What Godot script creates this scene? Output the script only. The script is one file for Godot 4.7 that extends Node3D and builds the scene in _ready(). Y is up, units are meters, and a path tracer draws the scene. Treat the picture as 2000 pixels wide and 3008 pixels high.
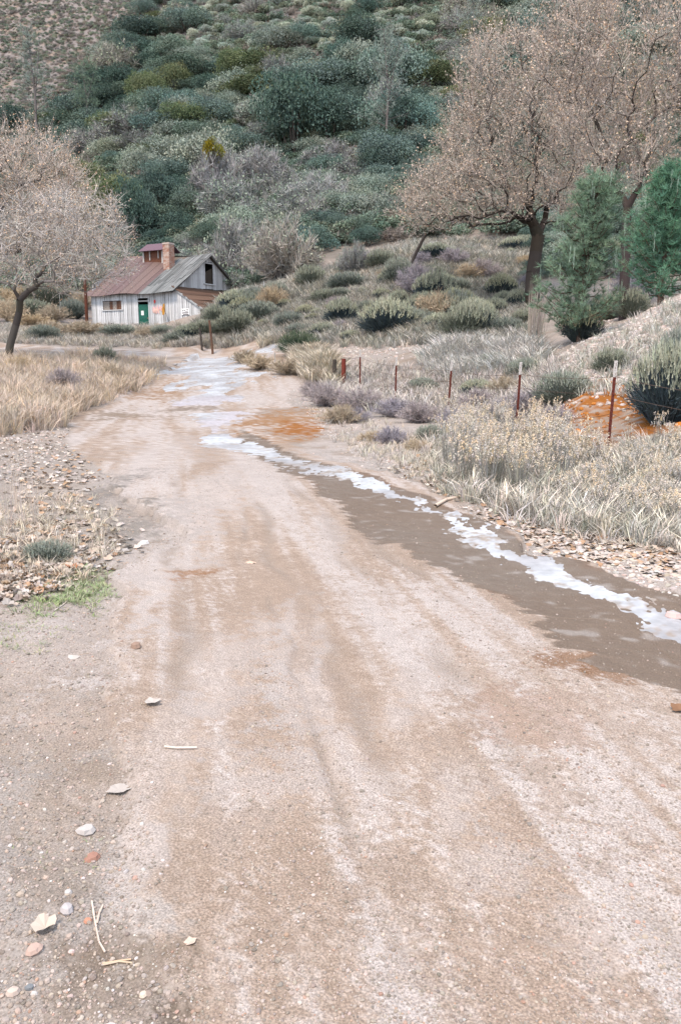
extends Node3D
# A dirt track in a shaded canyon, an abandoned board house, a brushy hillside.

const F := 2340.0          # focal length in pixels of the 2000 x 3008 photograph
const EYE := 1.65
const PITCH := 0.195751
var names := {}
var rng := RandomNumberGenerator.new()
var n1 := FastNoiseLite.new()
var n2 := FastNoiseLite.new()
var n3 := FastNoiseLite.new()
var mats := {}
var H := PackedFloat32Array()      # coarse terrain: columns of bearing, rows of distance
const HC := 121
const HR := 361

# ------------------------------------------------------------------ mesh builder
class MB:
	var v := PackedVector3Array()
	var n := PackedVector3Array()
	var c := PackedColorArray()
	var i := PackedInt32Array()
	func tri(a: Vector3, b: Vector3, d: Vector3, col: Color) -> void:
		var k := v.size()
		var nn := (d - a).cross(b - a).normalized()
		v.append(a); v.append(b); v.append(d)
		n.append(nn); n.append(nn); n.append(nn)
		c.append(col); c.append(col); c.append(col)
		i.append(k); i.append(k + 1); i.append(k + 2)
	func quad(a: Vector3, b: Vector3, d: Vector3, e: Vector3, col: Color) -> void:
		var k := v.size()
		var nn := (d - a).cross(b - a).normalized()
		v.append(a); v.append(b); v.append(d); v.append(e)
		for q in 4:
			n.append(nn); c.append(col)
		i.append(k); i.append(k + 1); i.append(k + 2); i.append(k); i.append(k + 2); i.append(k + 3)
	# a thin blade: a triangle with a little width at its foot
	func blade(p: Vector3, tip: Vector3, side: Vector3, col: Color) -> void:
		tri(p - side, tip, p + side, col)
	# a leaf: two triangles folded along the middle
	func leaf(p: Vector3, along: Vector3, side: Vector3, up: Vector3, col: Color) -> void:
		var m := p + along * 0.5
		var t := p + along
		tri(p, m + side + up, t, col)
		tri(p, t, m - side + up, col)
	func tube(a: Vector3, b: Vector3, ra: float, rb: float, sides: int, col: Color) -> void:
		var ax := (b - a)
		if ax.length() < 0.0001: return
		ax = ax.normalized()
		var s := ax.cross(Vector3.UP if absf(ax.y) < 0.9 else Vector3.RIGHT).normalized()
		var t := ax.cross(s)
		var k := v.size()
		for q in sides + 1:
			var w := TAU * q / sides
			var o := s * cos(w) + t * sin(w)
			v.append(a + o * ra); v.append(b + o * rb)
			n.append(o); n.append(o); c.append(col); c.append(col)
		for q in sides:
			var m := k + q * 2
			i.append(m); i.append(m + 1); i.append(m + 2)
			i.append(m + 2); i.append(m + 1); i.append(m + 3)
	func box(at: Vector3, bx: Vector3, by: Vector3, bz: Vector3, col: Color) -> void:   # half axes
		var p := []
		for q in 8:
			p.append(at + bx * (1.0 if q & 1 else -1.0) + by * (1.0 if q & 2 else -1.0) + bz * (1.0 if q & 4 else -1.0))
		for f in [[0, 1, 3, 2], [5, 4, 6, 7], [4, 0, 2, 6], [1, 5, 7, 3], [2, 3, 7, 6], [4, 5, 1, 0]]:
			var a: Vector3 = p[f[0]]
			var mid: Vector3 = (p[f[0]] + p[f[2]]) * 0.5 - at
			if (Vector3(p[f[2]]) - a).cross(Vector3(p[f[1]]) - a).dot(mid) > 0.0:
				quad(p[f[0]], p[f[1]], p[f[2]], p[f[3]], col)
			else:
				quad(p[f[3]], p[f[2]], p[f[1]], p[f[0]], col)
	# a flat outline (in axes ux, uy at origin o) pushed out by w
	func slab(o: Vector3, ux: Vector3, uy: Vector3, w: Vector3, pts: PackedVector2Array, col: Color) -> void:
		var cen := Vector3.ZERO
		var top := PackedVector3Array()
		var bot := PackedVector3Array()
		for q in pts:
			var e := o + ux * q.x + uy * q.y
			bot.append(e); top.append(e + w)
			cen += e + w * 0.5
		cen /= pts.size()
		for q in range(1, pts.size() - 1):
			facing(top[0], top[q], top[q + 1], w, col)
			facing(bot[0], bot[q], bot[q + 1], -w, col)
		for q in pts.size():
			var r := (q + 1) % pts.size()
			var out := (bot[q] + bot[r]) * 0.5 - cen
			facing(bot[q], bot[r], top[r], out, col)
			facing(bot[q], top[r], top[q], out, col)
	func facing(a: Vector3, b: Vector3, d: Vector3, out: Vector3, col: Color) -> void:
		if (d - a).cross(b - a).dot(out) > 0.0: tri(a, b, d, col)
		else: tri(a, d, b, col)
	func add_to(m: ArrayMesh, mat: Material) -> ArrayMesh:
		if v.is_empty(): return m
		var a := []
		a.resize(Mesh.ARRAY_MAX)
		a[Mesh.ARRAY_VERTEX] = v; a[Mesh.ARRAY_NORMAL] = n; a[Mesh.ARRAY_COLOR] = c; a[Mesh.ARRAY_INDEX] = i
		m.add_surface_from_arrays(Mesh.PRIMITIVE_TRIANGLES, a)
		m.surface_set_material(m.get_surface_count() - 1, mat)
		return m
	func mesh(mat: Material) -> ArrayMesh:
		return add_to(ArrayMesh.new(), mat)

# ------------------------------------------------------------------ nodes and names
func numbered(called: String) -> String:
	names[called] = names.get(called, -1) + 1
	return called if names[called] == 0 else "%s_%03d" % [called, names[called]]

func tag(o: Node, label: String, category: String, group := "", kind := "") -> Node:
	if label: o.set_meta("label", label)
	if category: o.set_meta("category", category)
	if group: o.set_meta("group", group)
	if kind: o.set_meta("kind", kind)
	return o

func base(called: String, at: Vector3, turn := 0.0) -> Node3D:
	var o := Node3D.new()
	o.name = numbered(called)
	add_child(o)
	o.position = at
	o.rotation.y = turn
	return o

func part(called: String, m: Mesh, parent: Node, mat: Material = null) -> MeshInstance3D:
	var o := MeshInstance3D.new()
	o.name = called if parent != self else numbered(called)
	o.mesh = m
	if mat: o.material_override = mat
	parent.add_child(o, true)
	return o

func rnd(a: float, b: float) -> float:
	return rng.randf_range(a, b)

func ball() -> Vector3:
	while true:
		var p := Vector3(rnd(-1, 1), rnd(-1, 1), rnd(-1, 1))
		var l := p.length_squared()
		if l <= 1.0 and l > 0.0001: return p
	return Vector3.UP

func unit() -> Vector3:
	return ball().normalized()

func lin(r: float, g: float, b: float) -> Color:     # real-world base colour to an albedo_color
	return Color(r, g, b).linear_to_srgb()

func jit(c: Color, k: float) -> Color:
	var t := 1.0 + rnd(-k, k)
	return Color(c.r * t * (1 + rnd(-k, k) * 0.3), c.g * t, c.b * t * (1 + rnd(-k, k) * 0.3))

# ------------------------------------------------------------------ camera rays and terrain
func ray(px: float, py: float) -> Vector3:
	var a := (px - 1000.0) / F
	var b := (1504.0 - py) / F
	return Vector3(a, b * cos(PITCH) - sin(PITCH), -(cos(PITCH) + b * sin(PITCH)))

func at(px: float, py: float, d: float) -> Vector3:
	var r := ray(px, py)
	return Vector3(0, EYE, 0) + r * (d / -r.z)

func py_height(py: float, d: float) -> float:
	return at(1000, py, d).y

func build_terrain() -> void:
	# for a bearing (given as a photo column) the ground's distance and height; [d, "h", height] or [d, photo row]
	var cols := [
		[-900, [[9, -1.0, 0.0], [20, -1, 0.2], [35, -1, 1.3], [48, -1, 2.0], [60, 950], [75, 860], [110, 660], [170, 330], [260, 0], [340, -260]]],
		[0, [[9, -1.0, 0.0], [20, -1, 0.15], [35, 1058], [48, 1022], [60, 957], [75, 900], [100, 720], [140, 520], [200, 300], [280, 10], [340, -170]]],
		[300, [[12, -1.0, 0.0], [20, -1, 0.05], [35, 1085], [48, 1030], [54, 1005], [62, 955], [72, 925], [85, 820], [110, 600], [150, 380], [200, 150], [250, -30], [320, -230]]],
		[450, [[14, -1.0, 0.0], [22, -1, 0.05], [30, -1, 0.37], [38, 1085], [48, 1036], [54, 1000], [62, 952], [72, 915], [84, 800], [105, 600], [140, 350], [190, 80], [230, -60], [300, -260]]],
		[650, [[16, -1.0, 0.0], [24, -1, 0.08], [30, -1, 0.37], [38, 1078], [46, 1035], [54, 955], [62, 892], [72, 840], [85, 740], [105, 570], [140, 320], [180, 80], [220, -80], [300, -330]]],
		[850, [[16, -1.0, 0.0], [24, -1, 0.08], [30, -1, 0.32], [36, 1075], [42, 1030], [50, 935], [58, 855], [68, 800], [80, 720], [100, 560], [135, 300], [170, 60], [210, -120], [300, -400]]],
		[1000, [[16, -1.0, 0.0], [24, -1, 0.06], [30, 1140], [36, 1050], [40, 1014], [48, 915], [56, 835], [64, 785], [75, 720], [95, 560], [130, 300], [165, 50], [200, -150], [300, -500]]],
		[1250, [[16, -1.0, 0.0], [20, -1, 0.0], [26, 1165], [32, 1070], [36, 1014], [44, 925], [54, 805], [62, 735], [72, 690], [90, 560], [120, 330], [155, 80], [185, -120], [300, -600]]],
		[1500, [[14, -1.0, 0.0], [16.6, -1, 0.0], [20, 1195], [25, 1120], [30, 1055], [34, 1014], [42, 925], [52, 815], [62, 725], [75, 640], [95, 500], [125, 300], [160, 50], [185, -120], [300, -600]]],
		[1750, [[11, -1.0, 0.0], [12.9, -1, 0.03], [16, 1180], [19, 1080], [22, 1005], [24, 968], [27, 1000], [32, 965], [40, 892], [52, 795], [62, 722], [75, 640], [95, 500], [125, 300], [160, 50], [300, -600]]],
		[2000, [[9, -1.0, 0.0], [10.5, -1, 0.06], [13, 1245], [16, 1110], [20, 955], [24, 838], [27, 872], [34, 862], [42, 812], [52, 745], [62, 685], [75, 610], [95, 480], [160, 50], [300, -600]]],
		[2700, [[8, -1.0, 0.0], [10, -1, 0.2], [13, 1150], [16, 970], [20, 790], [24, 690], [30, 700], [40, 650], [60, 540], [95, 360], [160, 0], [300, -600]]],
	]
	var prof := []
	for c in cols:
		var row := PackedFloat32Array()
		row.resize(HR)
		var k := 0
		var p: Array = c[1]
		for d in HR:
			while k < p.size() - 2 and d > p[k + 1][0]: k += 1
			var h0: float = p[k][2] if p[k].size() > 2 else py_height(p[k][1], p[k][0])
			var h1: float = p[k + 1][2] if p[k + 1].size() > 2 else py_height(p[k + 1][1], p[k + 1][0])
			if d <= p[0][0]: row[d] = p[0][2]
			else: row[d] = lerpf(h0, h1, (d - p[k][0]) / float(p[k + 1][0] - p[k][0]))
		# round the corners of the profile, more so far away
		for pass_ in 3:
			var old := row.duplicate()
			for d in range(10, HR - 4):
				var w := clampi(int(d / 25.0), 1, 3)
				row[d] = (old[d - w] + 2.0 * old[d] + old[d + w]) * 0.25
		prof.append(row)
	H.resize(HC * HR)
	for j in HC:
		var px := -1000.0 + j * 40.0
		var k := 0
		while k < cols.size() - 2 and px > cols[k + 1][0]: k += 1
		var t := clampf((px - cols[k][0]) / float(cols[k + 1][0] - cols[k][0]), 0.0, 1.0)
		t = lerpf(t, t * t * (3 - 2 * t), 0.6)
		for d in HR:
			H[j * HR + d] = lerpf(prof[k][d], prof[k + 1][d], t)

func land(x: float, z: float) -> float:               # the large shape of the ground
	var d := clampf(-z, 1.0, 359.0)
	var c := clampf((1000.0 + F * x / d + 1000.0) / 40.0, 0.0, HC - 1.001)
	var j := int(c)
	var r := int(d)
	var u := c - j
	var w := d - r
	var o := j * HR + r
	var h := lerpf(lerpf(H[o], H[o + 1], w), lerpf(H[o + HR], H[o + HR + 1], w), u)
	if d > 25.0:
		var k := clampf((d - 25.0) / 60.0, 0.0, 1.0)
		h += (n3.get_noise_2d(x, z) * 1.3 * k + n2.get_noise_2d(x, z) * 0.12) * clampf((d - 25.0) / 10.0, 0.0, 1.0) * (0.25 if d < 70.0 and x < -8.0 else 1.0)
	return h

func hit(px: float, py: float, start := 1.4) -> Vector3:
	var r := ray(px, py)
	var o := Vector3(0, EYE, 0)
	var t := start
	var last := t
	while t < 380.0:
		var p := o + r * t
		if p.y < land(p.x, p.z):
			for q in 12:
				var m := (last + t) * 0.5
				var e := o + r * m
				if e.y < land(e.x, e.z): t = m
				else: last = m
			p = o + r * t
			return Vector3(p.x, ground(p.x, p.z) if ice_r.size() else p.y, p.z)
		last = t
		t *= 1.03
	var e2 := o + r * 330.0
	return Vector3(e2.x, land(e2.x, e2.z), e2.z)

# ------------------------------------------------------------------ bands along the track, as tables over distance
const STEP := 0.05
const TN := 1240
var road_l := PackedFloat32Array()
var wet_l := PackedFloat32Array()
var ice_l := PackedFloat32Array()
var ice_r := PackedFloat32Array()

func band(points: Array) -> PackedFloat32Array:
	var w := []
	for q in points:
		var p := hit(q[0], q[1])
		w.append(Vector2(-p.z, p.x))
	w.sort_custom(func(a, b): return a.x < b.x)
	var out := PackedFloat32Array()
	out.resize(TN)
	var k := 0
	for s in TN:
		var d := s * STEP
		while k < w.size() - 2 and d > w[k + 1].x: k += 1
		out[s] = lerpf(w[k].y, w[k + 1].y, clampf((d - w[k].x) / maxf(0.001, w[k + 1].x - w[k].x), 0.0, 1.0))
	return out

func build_bands() -> void:
	road_l = band([[500, 3060], [487, 3008], [482, 2970], [464, 2858], [433, 2769], [340, 2746], [317, 2697], [317, 2630], [380, 2568], [350, 2434], [380, 2367], [352, 2200], [345, 2050], [366, 1920], [362, 1875], [330, 1820], [330, 1700], [400, 1655], [545, 1600], [545, 1572], [455, 1525], [385, 1495], [350, 1440], [325, 1400], [250, 1340], [190, 1290], [200, 1240], [230, 1212], [330, 1186], [350, 1164], [455, 1110], [500, 1074], [520, 1058]])
	wet_l = band([[2400, 2200], [2150, 2100], [2000, 2060], [1900, 2040], [1800, 2000], [1722, 1980], [1705, 1940], [1620, 1900], [1583, 1860], [1580, 1830], [1530, 1800], [1480, 1770], [1400, 1740], [1345, 1710], [1290, 1680], [1200, 1640], [1110, 1600], [1052, 1560], [1033, 1530], [1000, 1500], [930, 1450], [850, 1400], [770, 1350], [700, 1322], [640, 1312]])
	ice_l = band([[510, 1075], [490, 1100], [530, 1130], [560, 1150], [540, 1180], [585, 1200], [575, 1230], [560, 1260], [535, 1285], [520, 1305], [690, 1320], [740, 1340], [850, 1370], [950, 1400], [1030, 1430], [1095, 1450], [1195, 1470], [1255, 1500], [1290, 1530], [1335, 1560], [1385, 1600], [1445, 1622], [1515, 1650], [1565, 1680], [1645, 1720], [1725, 1750], [1825, 1790], [1860, 1830], [1940, 1870], [2090, 1920]])
	ice_r = band([[735, 1075], [760, 1100], [765, 1130], [700, 1150], [700, 1180], [700, 1200], [690, 1230], [700, 1260], [770, 1285], [800, 1305], [820, 1320], [860, 1340], [950, 1370], [1050, 1400], [1130, 1430], [1190, 1450], [1255, 1470], [1300, 1500], [1345, 1530], [1400, 1560], [1450, 1600], [1475, 1622], [1595, 1650], [1650, 1680], [1760, 1720], [1850, 1750], [1930, 1790], [1995, 1830], [2080, 1870], [2230, 1920]])

func tab(t: PackedFloat32Array, d: float) -> float:
	var q := clampf(d / STEP, 0.0, TN - 1.001)
	var k := int(q)
	return lerpf(t[k], t[k + 1], q - k)

# how much a spot is ice, 0 at its edge
func ice_at(x: float, d: float) -> float:
	if d < 3.6 or d > 46.0: return -1.0
	var a := tab(ice_l, d)
	var b := tab(ice_r, d)
	var w := (b - a) * 0.5 * (0.6 if d < 19.0 else 0.9)
	if absf(x - (a + b) * 0.5) > w + 1.0: return -1.0
	var e := (w - absf(x - (a + b) * 0.5))
	var s := 0.03 + 0.012 * d
	e += n1.get_noise_2d(x * 9.0, d * 4.0) * s * 1.3 + n2.get_noise_2d(x * 3.0, d * 1.6) * s * 1.6 + n1.get_noise_2d(x * 40.0, d * 14.0) * s * 1.1
	if d > 22.0:
		e += (n1.get_noise_2d(x * 2.2, d * 1.1 + 50.0) - 0.12) * 1.6
	elif d < 12.0:
		e += n2.get_noise_2d(x * 2.0 + 9.0, d * 1.5) * 0.12 + n1.get_noise_2d(x * 6.0, d * 3.0 + 20.0) * 0.14 + n1.get_noise_2d(x * 70.0, d * 45.0) * 0.07 + 0.03
	return clampf(e / s, -1.0, 1.0)

func wet_at(x: float, d: float) -> float:             # > 0 inside the wet strip
	if d < 2.0 or d > 23.0: return -1.0
	var a := tab(wet_l, d) + n1.get_noise_2d(x * 14.0, d * 9.0) * 0.05 + n2.get_noise_2d(x * 3.0, d * 7.0) * (0.05 + 0.012 * d) + n1.get_noise_2d(x * 5.0, d * 30.0) * 0.13
	var b := tab(ice_r, d) + 0.12 + clampf((9.0 - d) * 0.07, 0.0, 0.3) + n1.get_noise_2d(x * 8.0 + 31.0, d * 8.0) * 0.10
	return minf(x - a, b - x)

func far_road(x: float, d: float) -> float:           # the track turning left below the house, > 0 inside
	if d < 38.0 or d > 58.0: return -1.0
	var n := 46.0 + clampf((-10.0 - x) * 0.05, -3.5, 1.5)
	var e := minf(d - (n - 1.7), (n + 2.6) - d)
	if x > -5.5: e = minf(e, -5.5 - x + 1.0)
	return e + n2.get_noise_2d(x * 1.0, d * 1.5) * 0.5

func road_at(x: float, d: float) -> float:
	if d > 45.0: return far_road(x, d)
	var a := tab(road_l, d) + n1.get_noise_2d(x * 7.0, d * 7.0) * (0.05 + 0.01 * d) + n2.get_noise_2d(x * 2.0, d * 2.0) * (0.03 + 0.012 * d)
	var b := tab(ice_r, d) + 0.15 + 0.02 * d + n1.get_noise_2d(x * 3.0, d * 3.0) * 0.2
	if d > 24.0: b += 1.0
	return minf(x - a, b - x)

func ground(x: float, z: float) -> float:
	var h := land(x, z)
	var d := -z
	if d > 34.0 or d < -3.0: return h + n2.get_noise_2d(x * 0.7, z * 0.7) * 0.08
	var k := clampf((34.0 - d) / 6.0, 0.0, 1.0)
	var r := road_at(x, d)
	var rough := 1.0 - smoothstep(-0.1, 0.15, r)
	h += k * (n3.get_noise_2d(x * 3.0, z * 3.0) * 0.05 + n2.get_noise_2d(x * 2.6, z * 2.6) * (0.012 + 0.03 * rough) + n1.get_noise_2d(x * 9.0, z * 9.0) * (0.005 + 0.014 * rough))
	if d < 14.0:
		h += n1.get_noise_2d(x * 34.0, z * 34.0) * (0.0026 + 0.006 * rough)
		h += (0.045 + 0.045 * smoothstep(3.5, 6.0, d)) * smoothstep(-0.015, 0.022, r + n1.get_noise_2d(x * 25.0, z * 25.0) * 0.03) * (0.65 + 0.7 * n2.get_noise_2d(x * 2.0, z * 2.0)) * smoothstep(14.0, 8.0, d)
		# shallow wheel tracks bearing away to the left
		var c := 0.25 + 0.02 * d
		h -= 0.045 * rut(x, d) * c
	if pile.y > 0.0 and absf(x - pile.x) < 2.5:
		h += (0.2 + 0.1 * n1.get_noise_2d(x * 12.0, d * 12.0)) * exp(-(pow((x - pile.x) / 0.85, 2.0) + pow((d - pile.y) / 1.1, 2.0))) + 0.14 * exp(-(pow((x - pile.x - 1.5) / 0.8, 2.0) + pow((d - pile.y + 1.2) / 0.8, 2.0)))
	var w := wet_at(x, d)
	if w > -0.3: h -= 0.03 * smoothstep(-0.3, 0.6, w) * k
	return h

# wheel ruts bearing away to the left, broken here and there
func rut(x: float, d: float) -> float:
	var wob := n2.get_noise_2d(d * 3.0, 4.0) * 0.18
	var t := 0.0
	for q in [[0.85, 0.21, 0.055], [1.38, 0.2, 0.07], [-0.02, 0.2, 0.07], [2.0, 0.24, 0.08], [0.62, 0.21, 0.025]]:
		var e: float = (x - (q[0] - q[1] * d) - wob) / q[2]
		if absf(e) < 2.5: t = maxf(t, exp(-e * e) * clampf(0.55 + 1.6 * n2.get_noise_2d(q[0] * 50.0, d * 4.0), 0.0, 1.0))
	return t * smoothstep(13.0, 9.0, d)

# ------------------------------------------------------------------ colours of the ground, each a kind of earth
const ROAD := Color(0.445, 0.36, 0.302)
const PALE := Color(0.51, 0.452, 0.42)
const TAN := Color(0.375, 0.288, 0.228)
const GREY := Color(0.385, 0.348, 0.322)
const BROWN := Color(0.29, 0.228, 0.18)
const WET := Color(0.195, 0.142, 0.104)
const RUST := Color(0.20, 0.105, 0.055)
const ORANGE := Color(0.33, 0.128, 0.032)
const SOIL := Color(0.355, 0.305, 0.268)
const HILL := Color(0.21, 0.185, 0.16)
const BARE := Color(0.275, 0.247, 0.238)
var pile := Vector2.ZERO
var spots := []      # [x, d, radius along x, radius along d, colour, strength]
var wedge := PackedVector2Array()

func add_spot(px: float, py: float, rx: float, ry: float, col: Color, s := 1.0) -> void:
	var p := hit(px, py)
	var e := hit(px + rx, py)
	var g := hit(px, py - ry)
	spots.append([p.x, -p.z, absf(e.x - p.x) + 0.02, absf(-g.z + p.z) + 0.02, col, s])

func build_spots() -> void:
	var pp := hit(1750, 1200)
	pile = Vector2(pp.x, -pp.z)
	spots.append([pile.x, pile.y, 0.85, 1.3, ORANGE, 1.3])
	spots.append([pile.x + 1.5, pile.y - 1.2, 0.8, 0.8, ORANGE, 1.2])
	add_spot(1735, 1175, 100, 45, ORANGE, 1.15); add_spot(1790, 1140, 50, 32, ORANGE, 1.1); add_spot(1945, 1240, 105, 40, ORANGE, 1.1)
	add_spot(1725, 1305, 70, 32, ORANGE, 1.0); add_spot(1165, 1130, 55, 22, ORANGE, 0.8); add_spot(1130, 1160, 25, 22, ORANGE, 0.9); add_spot(960, 1098, 26, 10, ORANGE, 0.9)
	add_spot(1270, 1165, 60, 30, ORANGE, 0.6); add_spot(830, 1235, 120, 36, Color(0.36, 0.215, 0.125), 1.0); add_spot(880, 1255, 60, 16, ORANGE, 0.85); add_spot(480, 1150, 70, 26, Color(0.36, 0.24, 0.16), 0.9)
	add_spot(690, 1310, 30, 6, RUST, 0.8); add_spot(1000, 1340, 130, 40, PALE, 0.7); add_spot(860, 1150, 100, 40, PALE, 0.6)
	add_spot(525, 1600, 50, 40, Color(0.265, 0.225, 0.195), 1.0); add_spot(400, 1570, 120, 75, Color(0.285, 0.255, 0.23), 1.0); add_spot(310, 1450, 70, 60, Color(0.25, 0.225, 0.205), 1.0)
	add_spot(330, 1218, 150, 15, BROWN, 0.9); add_spot(560, 1200, 70, 10, BROWN * 0.8, 0.8)
	add_spot(560, 1688, 60, 16, RUST * 1.5, 0.62); add_spot(520, 1708, 42, 12, RUST * 1.5, 0.55); add_spot(600, 1680, 40, 9, RUST * 1.6, 0.5)
	add_spot(430, 1780, 70, 130, PALE * 1.06, 0.85); add_spot(620, 1480, 90, 150, PALE, 0.8); add_spot(500, 1330, 120, 60, PALE, 0.6)
	add_spot(410, 2500, 60, 110, PALE * 1.02, 0.7); add_spot(400, 2690, 80, 60, GREY * 1.25, 0.8); add_spot(480, 2230, 90, 160, PALE, 0.45)
	add_spot(260, 2330, 120, 80, BROWN, 0.6); add_spot(300, 2870, 170, 90, BROWN * 0.9, 0.7); add_spot(250, 2130, 150, 90, TAN, 0.6); add_spot(110, 1860, 110, 50, PALE, 0.7)
	add_spot(480, 2990, 45, 60, BROWN * 0.6, 0.8); add_spot(330, 2740, 50, 40, BROWN * 0.75, 0.6); add_spot(250, 2800, 90, 40, BROWN * 0.8, 0.6); add_spot(150, 2560, 90, 60, BROWN, 0.5)
	add_spot(1560, 2130, 160, 70, Color(0.38, 0.26, 0.20), 0.55); add_spot(1780, 2130, 200, 60, ROAD * 0.95, 0.5)
	add_spot(1690, 1975, 90, 22, RUST * 1.2, 0.7); add_spot(1800, 2010, 70, 18, RUST * 1.2, 0.6)
	# pale crust left between the wheel tracks
	for q in [[900, 2050, 80, 90], [1010, 2210, 70, 90], [1150, 2120, 45, 50], [1100, 2330, 60, 90], [860, 1850, 60, 120], [820, 2300, 120, 120], [1330, 2330, 90, 120], [1450, 2550, 120, 90], [960, 1620, 40, 70], [700, 1950, 110, 130], [1700, 2700, 130, 160], [1750, 2350, 90, 70], [1230, 2050, 40, 60]]:
		add_spot(q[0], q[1], q[2], q[3], PALE, 0.6)
	for q in [[1000, 1990, 26, 90], [1120, 2190, 30, 100], [1240, 2350, 34, 100], [900, 1780, 18, 110], [1000, 2080, 8, 60], [1620, 2330, 60, 200], [1330, 2180, 70, 90], [760, 2480, 110, 120], [880, 2620, 200, 110], [1200, 2500, 120, 90]]:
		add_spot(q[0], q[1], q[2], q[3], TAN, 0.6)

func earth(x: float, d: float, slope: float) -> Color:
	var a := n1.get_noise_2d(x * 4.0, d * 4.0)
	var b := n2.get_noise_2d(x * 2.3 + 40.0, d * 2.3)
	var c := n3.get_noise_2d(x * 2.0, d * 2.0 - 70.0)
	var g := n1.get_noise_2d(x * 23.0, d * 23.0)
	var g2 := (n1.get_noise_2d(x * 95.0, d * 95.0) + 0.6 * n1.get_noise_2d(x * 210.0 + 5.0, d * 210.0)) if d < 13.0 else g
	var col: Color
	if d > 60.0:
		col = HILL.lerp(SOIL, clampf(0.5 + b, 0.0, 1.0))
		var bare := smoothstep(-0.46, -0.24, -x / d - 0.62 + d * 0.0017 + c * 0.1) if x < 0.0 else 0.0
		col = col.lerp(BARE, bare)
		col = col.lerp(Color(0.36, 0.25, 0.165), bare * smoothstep(0.2, 0.5, b + 0.3 * smoothstep(200.0, 280.0, d) * smoothstep(-60.0, -95.0, x)) * 0.6)
		return col * (1.0 + 0.2 * a)
	col = SOIL.lerp(GREY, clampf(0.5 + 1.2 * b, 0.0, 1.0)).lerp(BROWN, clampf(1.5 * a + 0.9 * c + 0.1 + 0.7 * g2, 0.0, 0.85))
	col = col.lerp(PALE, clampf(1.6 * (c + 0.35 * a) - 0.1, 0.0, 0.6))
	var r := road_at(x, d)
	if r > -0.4:
		# dry crust, gravelly bands drawn out along the way of travel
		var along := x + 0.16 * d
		var s := n2.get_noise_2d(along * 5.2, d * 0.42 + 7.0)
		var s2 := n1.get_noise_2d(along * 7.0, d * 1.1 + 19.0)
		var s3 := n1.get_noise_2d((x + 0.2 * d) * 26.0, d * 1.3 + 5.0)
		var rc := ROAD.lerp(PALE, clampf(0.3 + 2.4 * s + 1.2 * s2 + 0.6 * a + 1.1 * s3 + 0.8 * g2 + 0.5 * g, 0.0, 1.0))
		rc = rc.lerp(TAN, clampf(-2.4 * s + 0.9 * b - 1.1 * s2 - 1.1 * s3 - 0.1 - 0.9 * g2 - 0.4 * g, 0.0, 0.9))
		if d < 13.0: rc = rc.lerp(Color(0.33, 0.272, 0.23), clampf(rut(x, d) * (0.75 + g2), 0.0, 0.8))
		col = col.lerp(rc, smoothstep(-0.04, 0.06, r))
	var wx := n1.get_noise_2d(x * 5.0 + 11.0, d * 5.0) * 0.5 + n1.get_noise_2d(x * 16.0, d * 16.0 + 7.0) * 0.3
	var wd := n1.get_noise_2d(x * 5.0 - 60.0, d * 5.0) * 0.5 + n1.get_noise_2d(x * 16.0 + 77.0, d * 16.0) * 0.3
	for q in spots:
		var ex: float = (x - q[0]) / q[2] + wx
		if ex > 1.7 or ex < -1.7: continue
		var ey: float = (d - q[1]) / q[3] + wd
		var l := ex * ex + ey * ey
		if l < 2.4:
			var m := smoothstep(0.32, -0.22, sqrt(l) - 0.8 + (a * 0.6 + b * 0.5 + g * 0.7 + g2 * 0.55)) * float(q[5])
			col = col.lerp(q[4], clampf(m, 0.0, 1.0))
	var w := wet_at(x, d)
	if w > -0.02:
		var wc := WET.lerp(BROWN * 0.72, clampf(0.25 + b + 0.5 * g, 0.0, 1.0))
		wc = wc.lerp(RUST, clampf(0.7 - w * 7.0 + a, 0.0, 1.0) * clampf(n2.get_noise_2d(x * 2.0, d * 1.3 + 90.0) * 3.0 - 0.1, 0.0, 0.8))
		wc = wc.lerp(GREY, clampf(g * 1.2 + n1.get_noise_2d(x * 5.0 + 3.0, d * 11.0) * 1.6 - 0.75, 0.0, 0.6))
		col = col.lerp(wc, smoothstep(-0.004, 0.014 + 0.002 * d, w))
	return col * (1.0 + 0.07 * g + 0.05 * a + 0.13 * g2)

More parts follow.
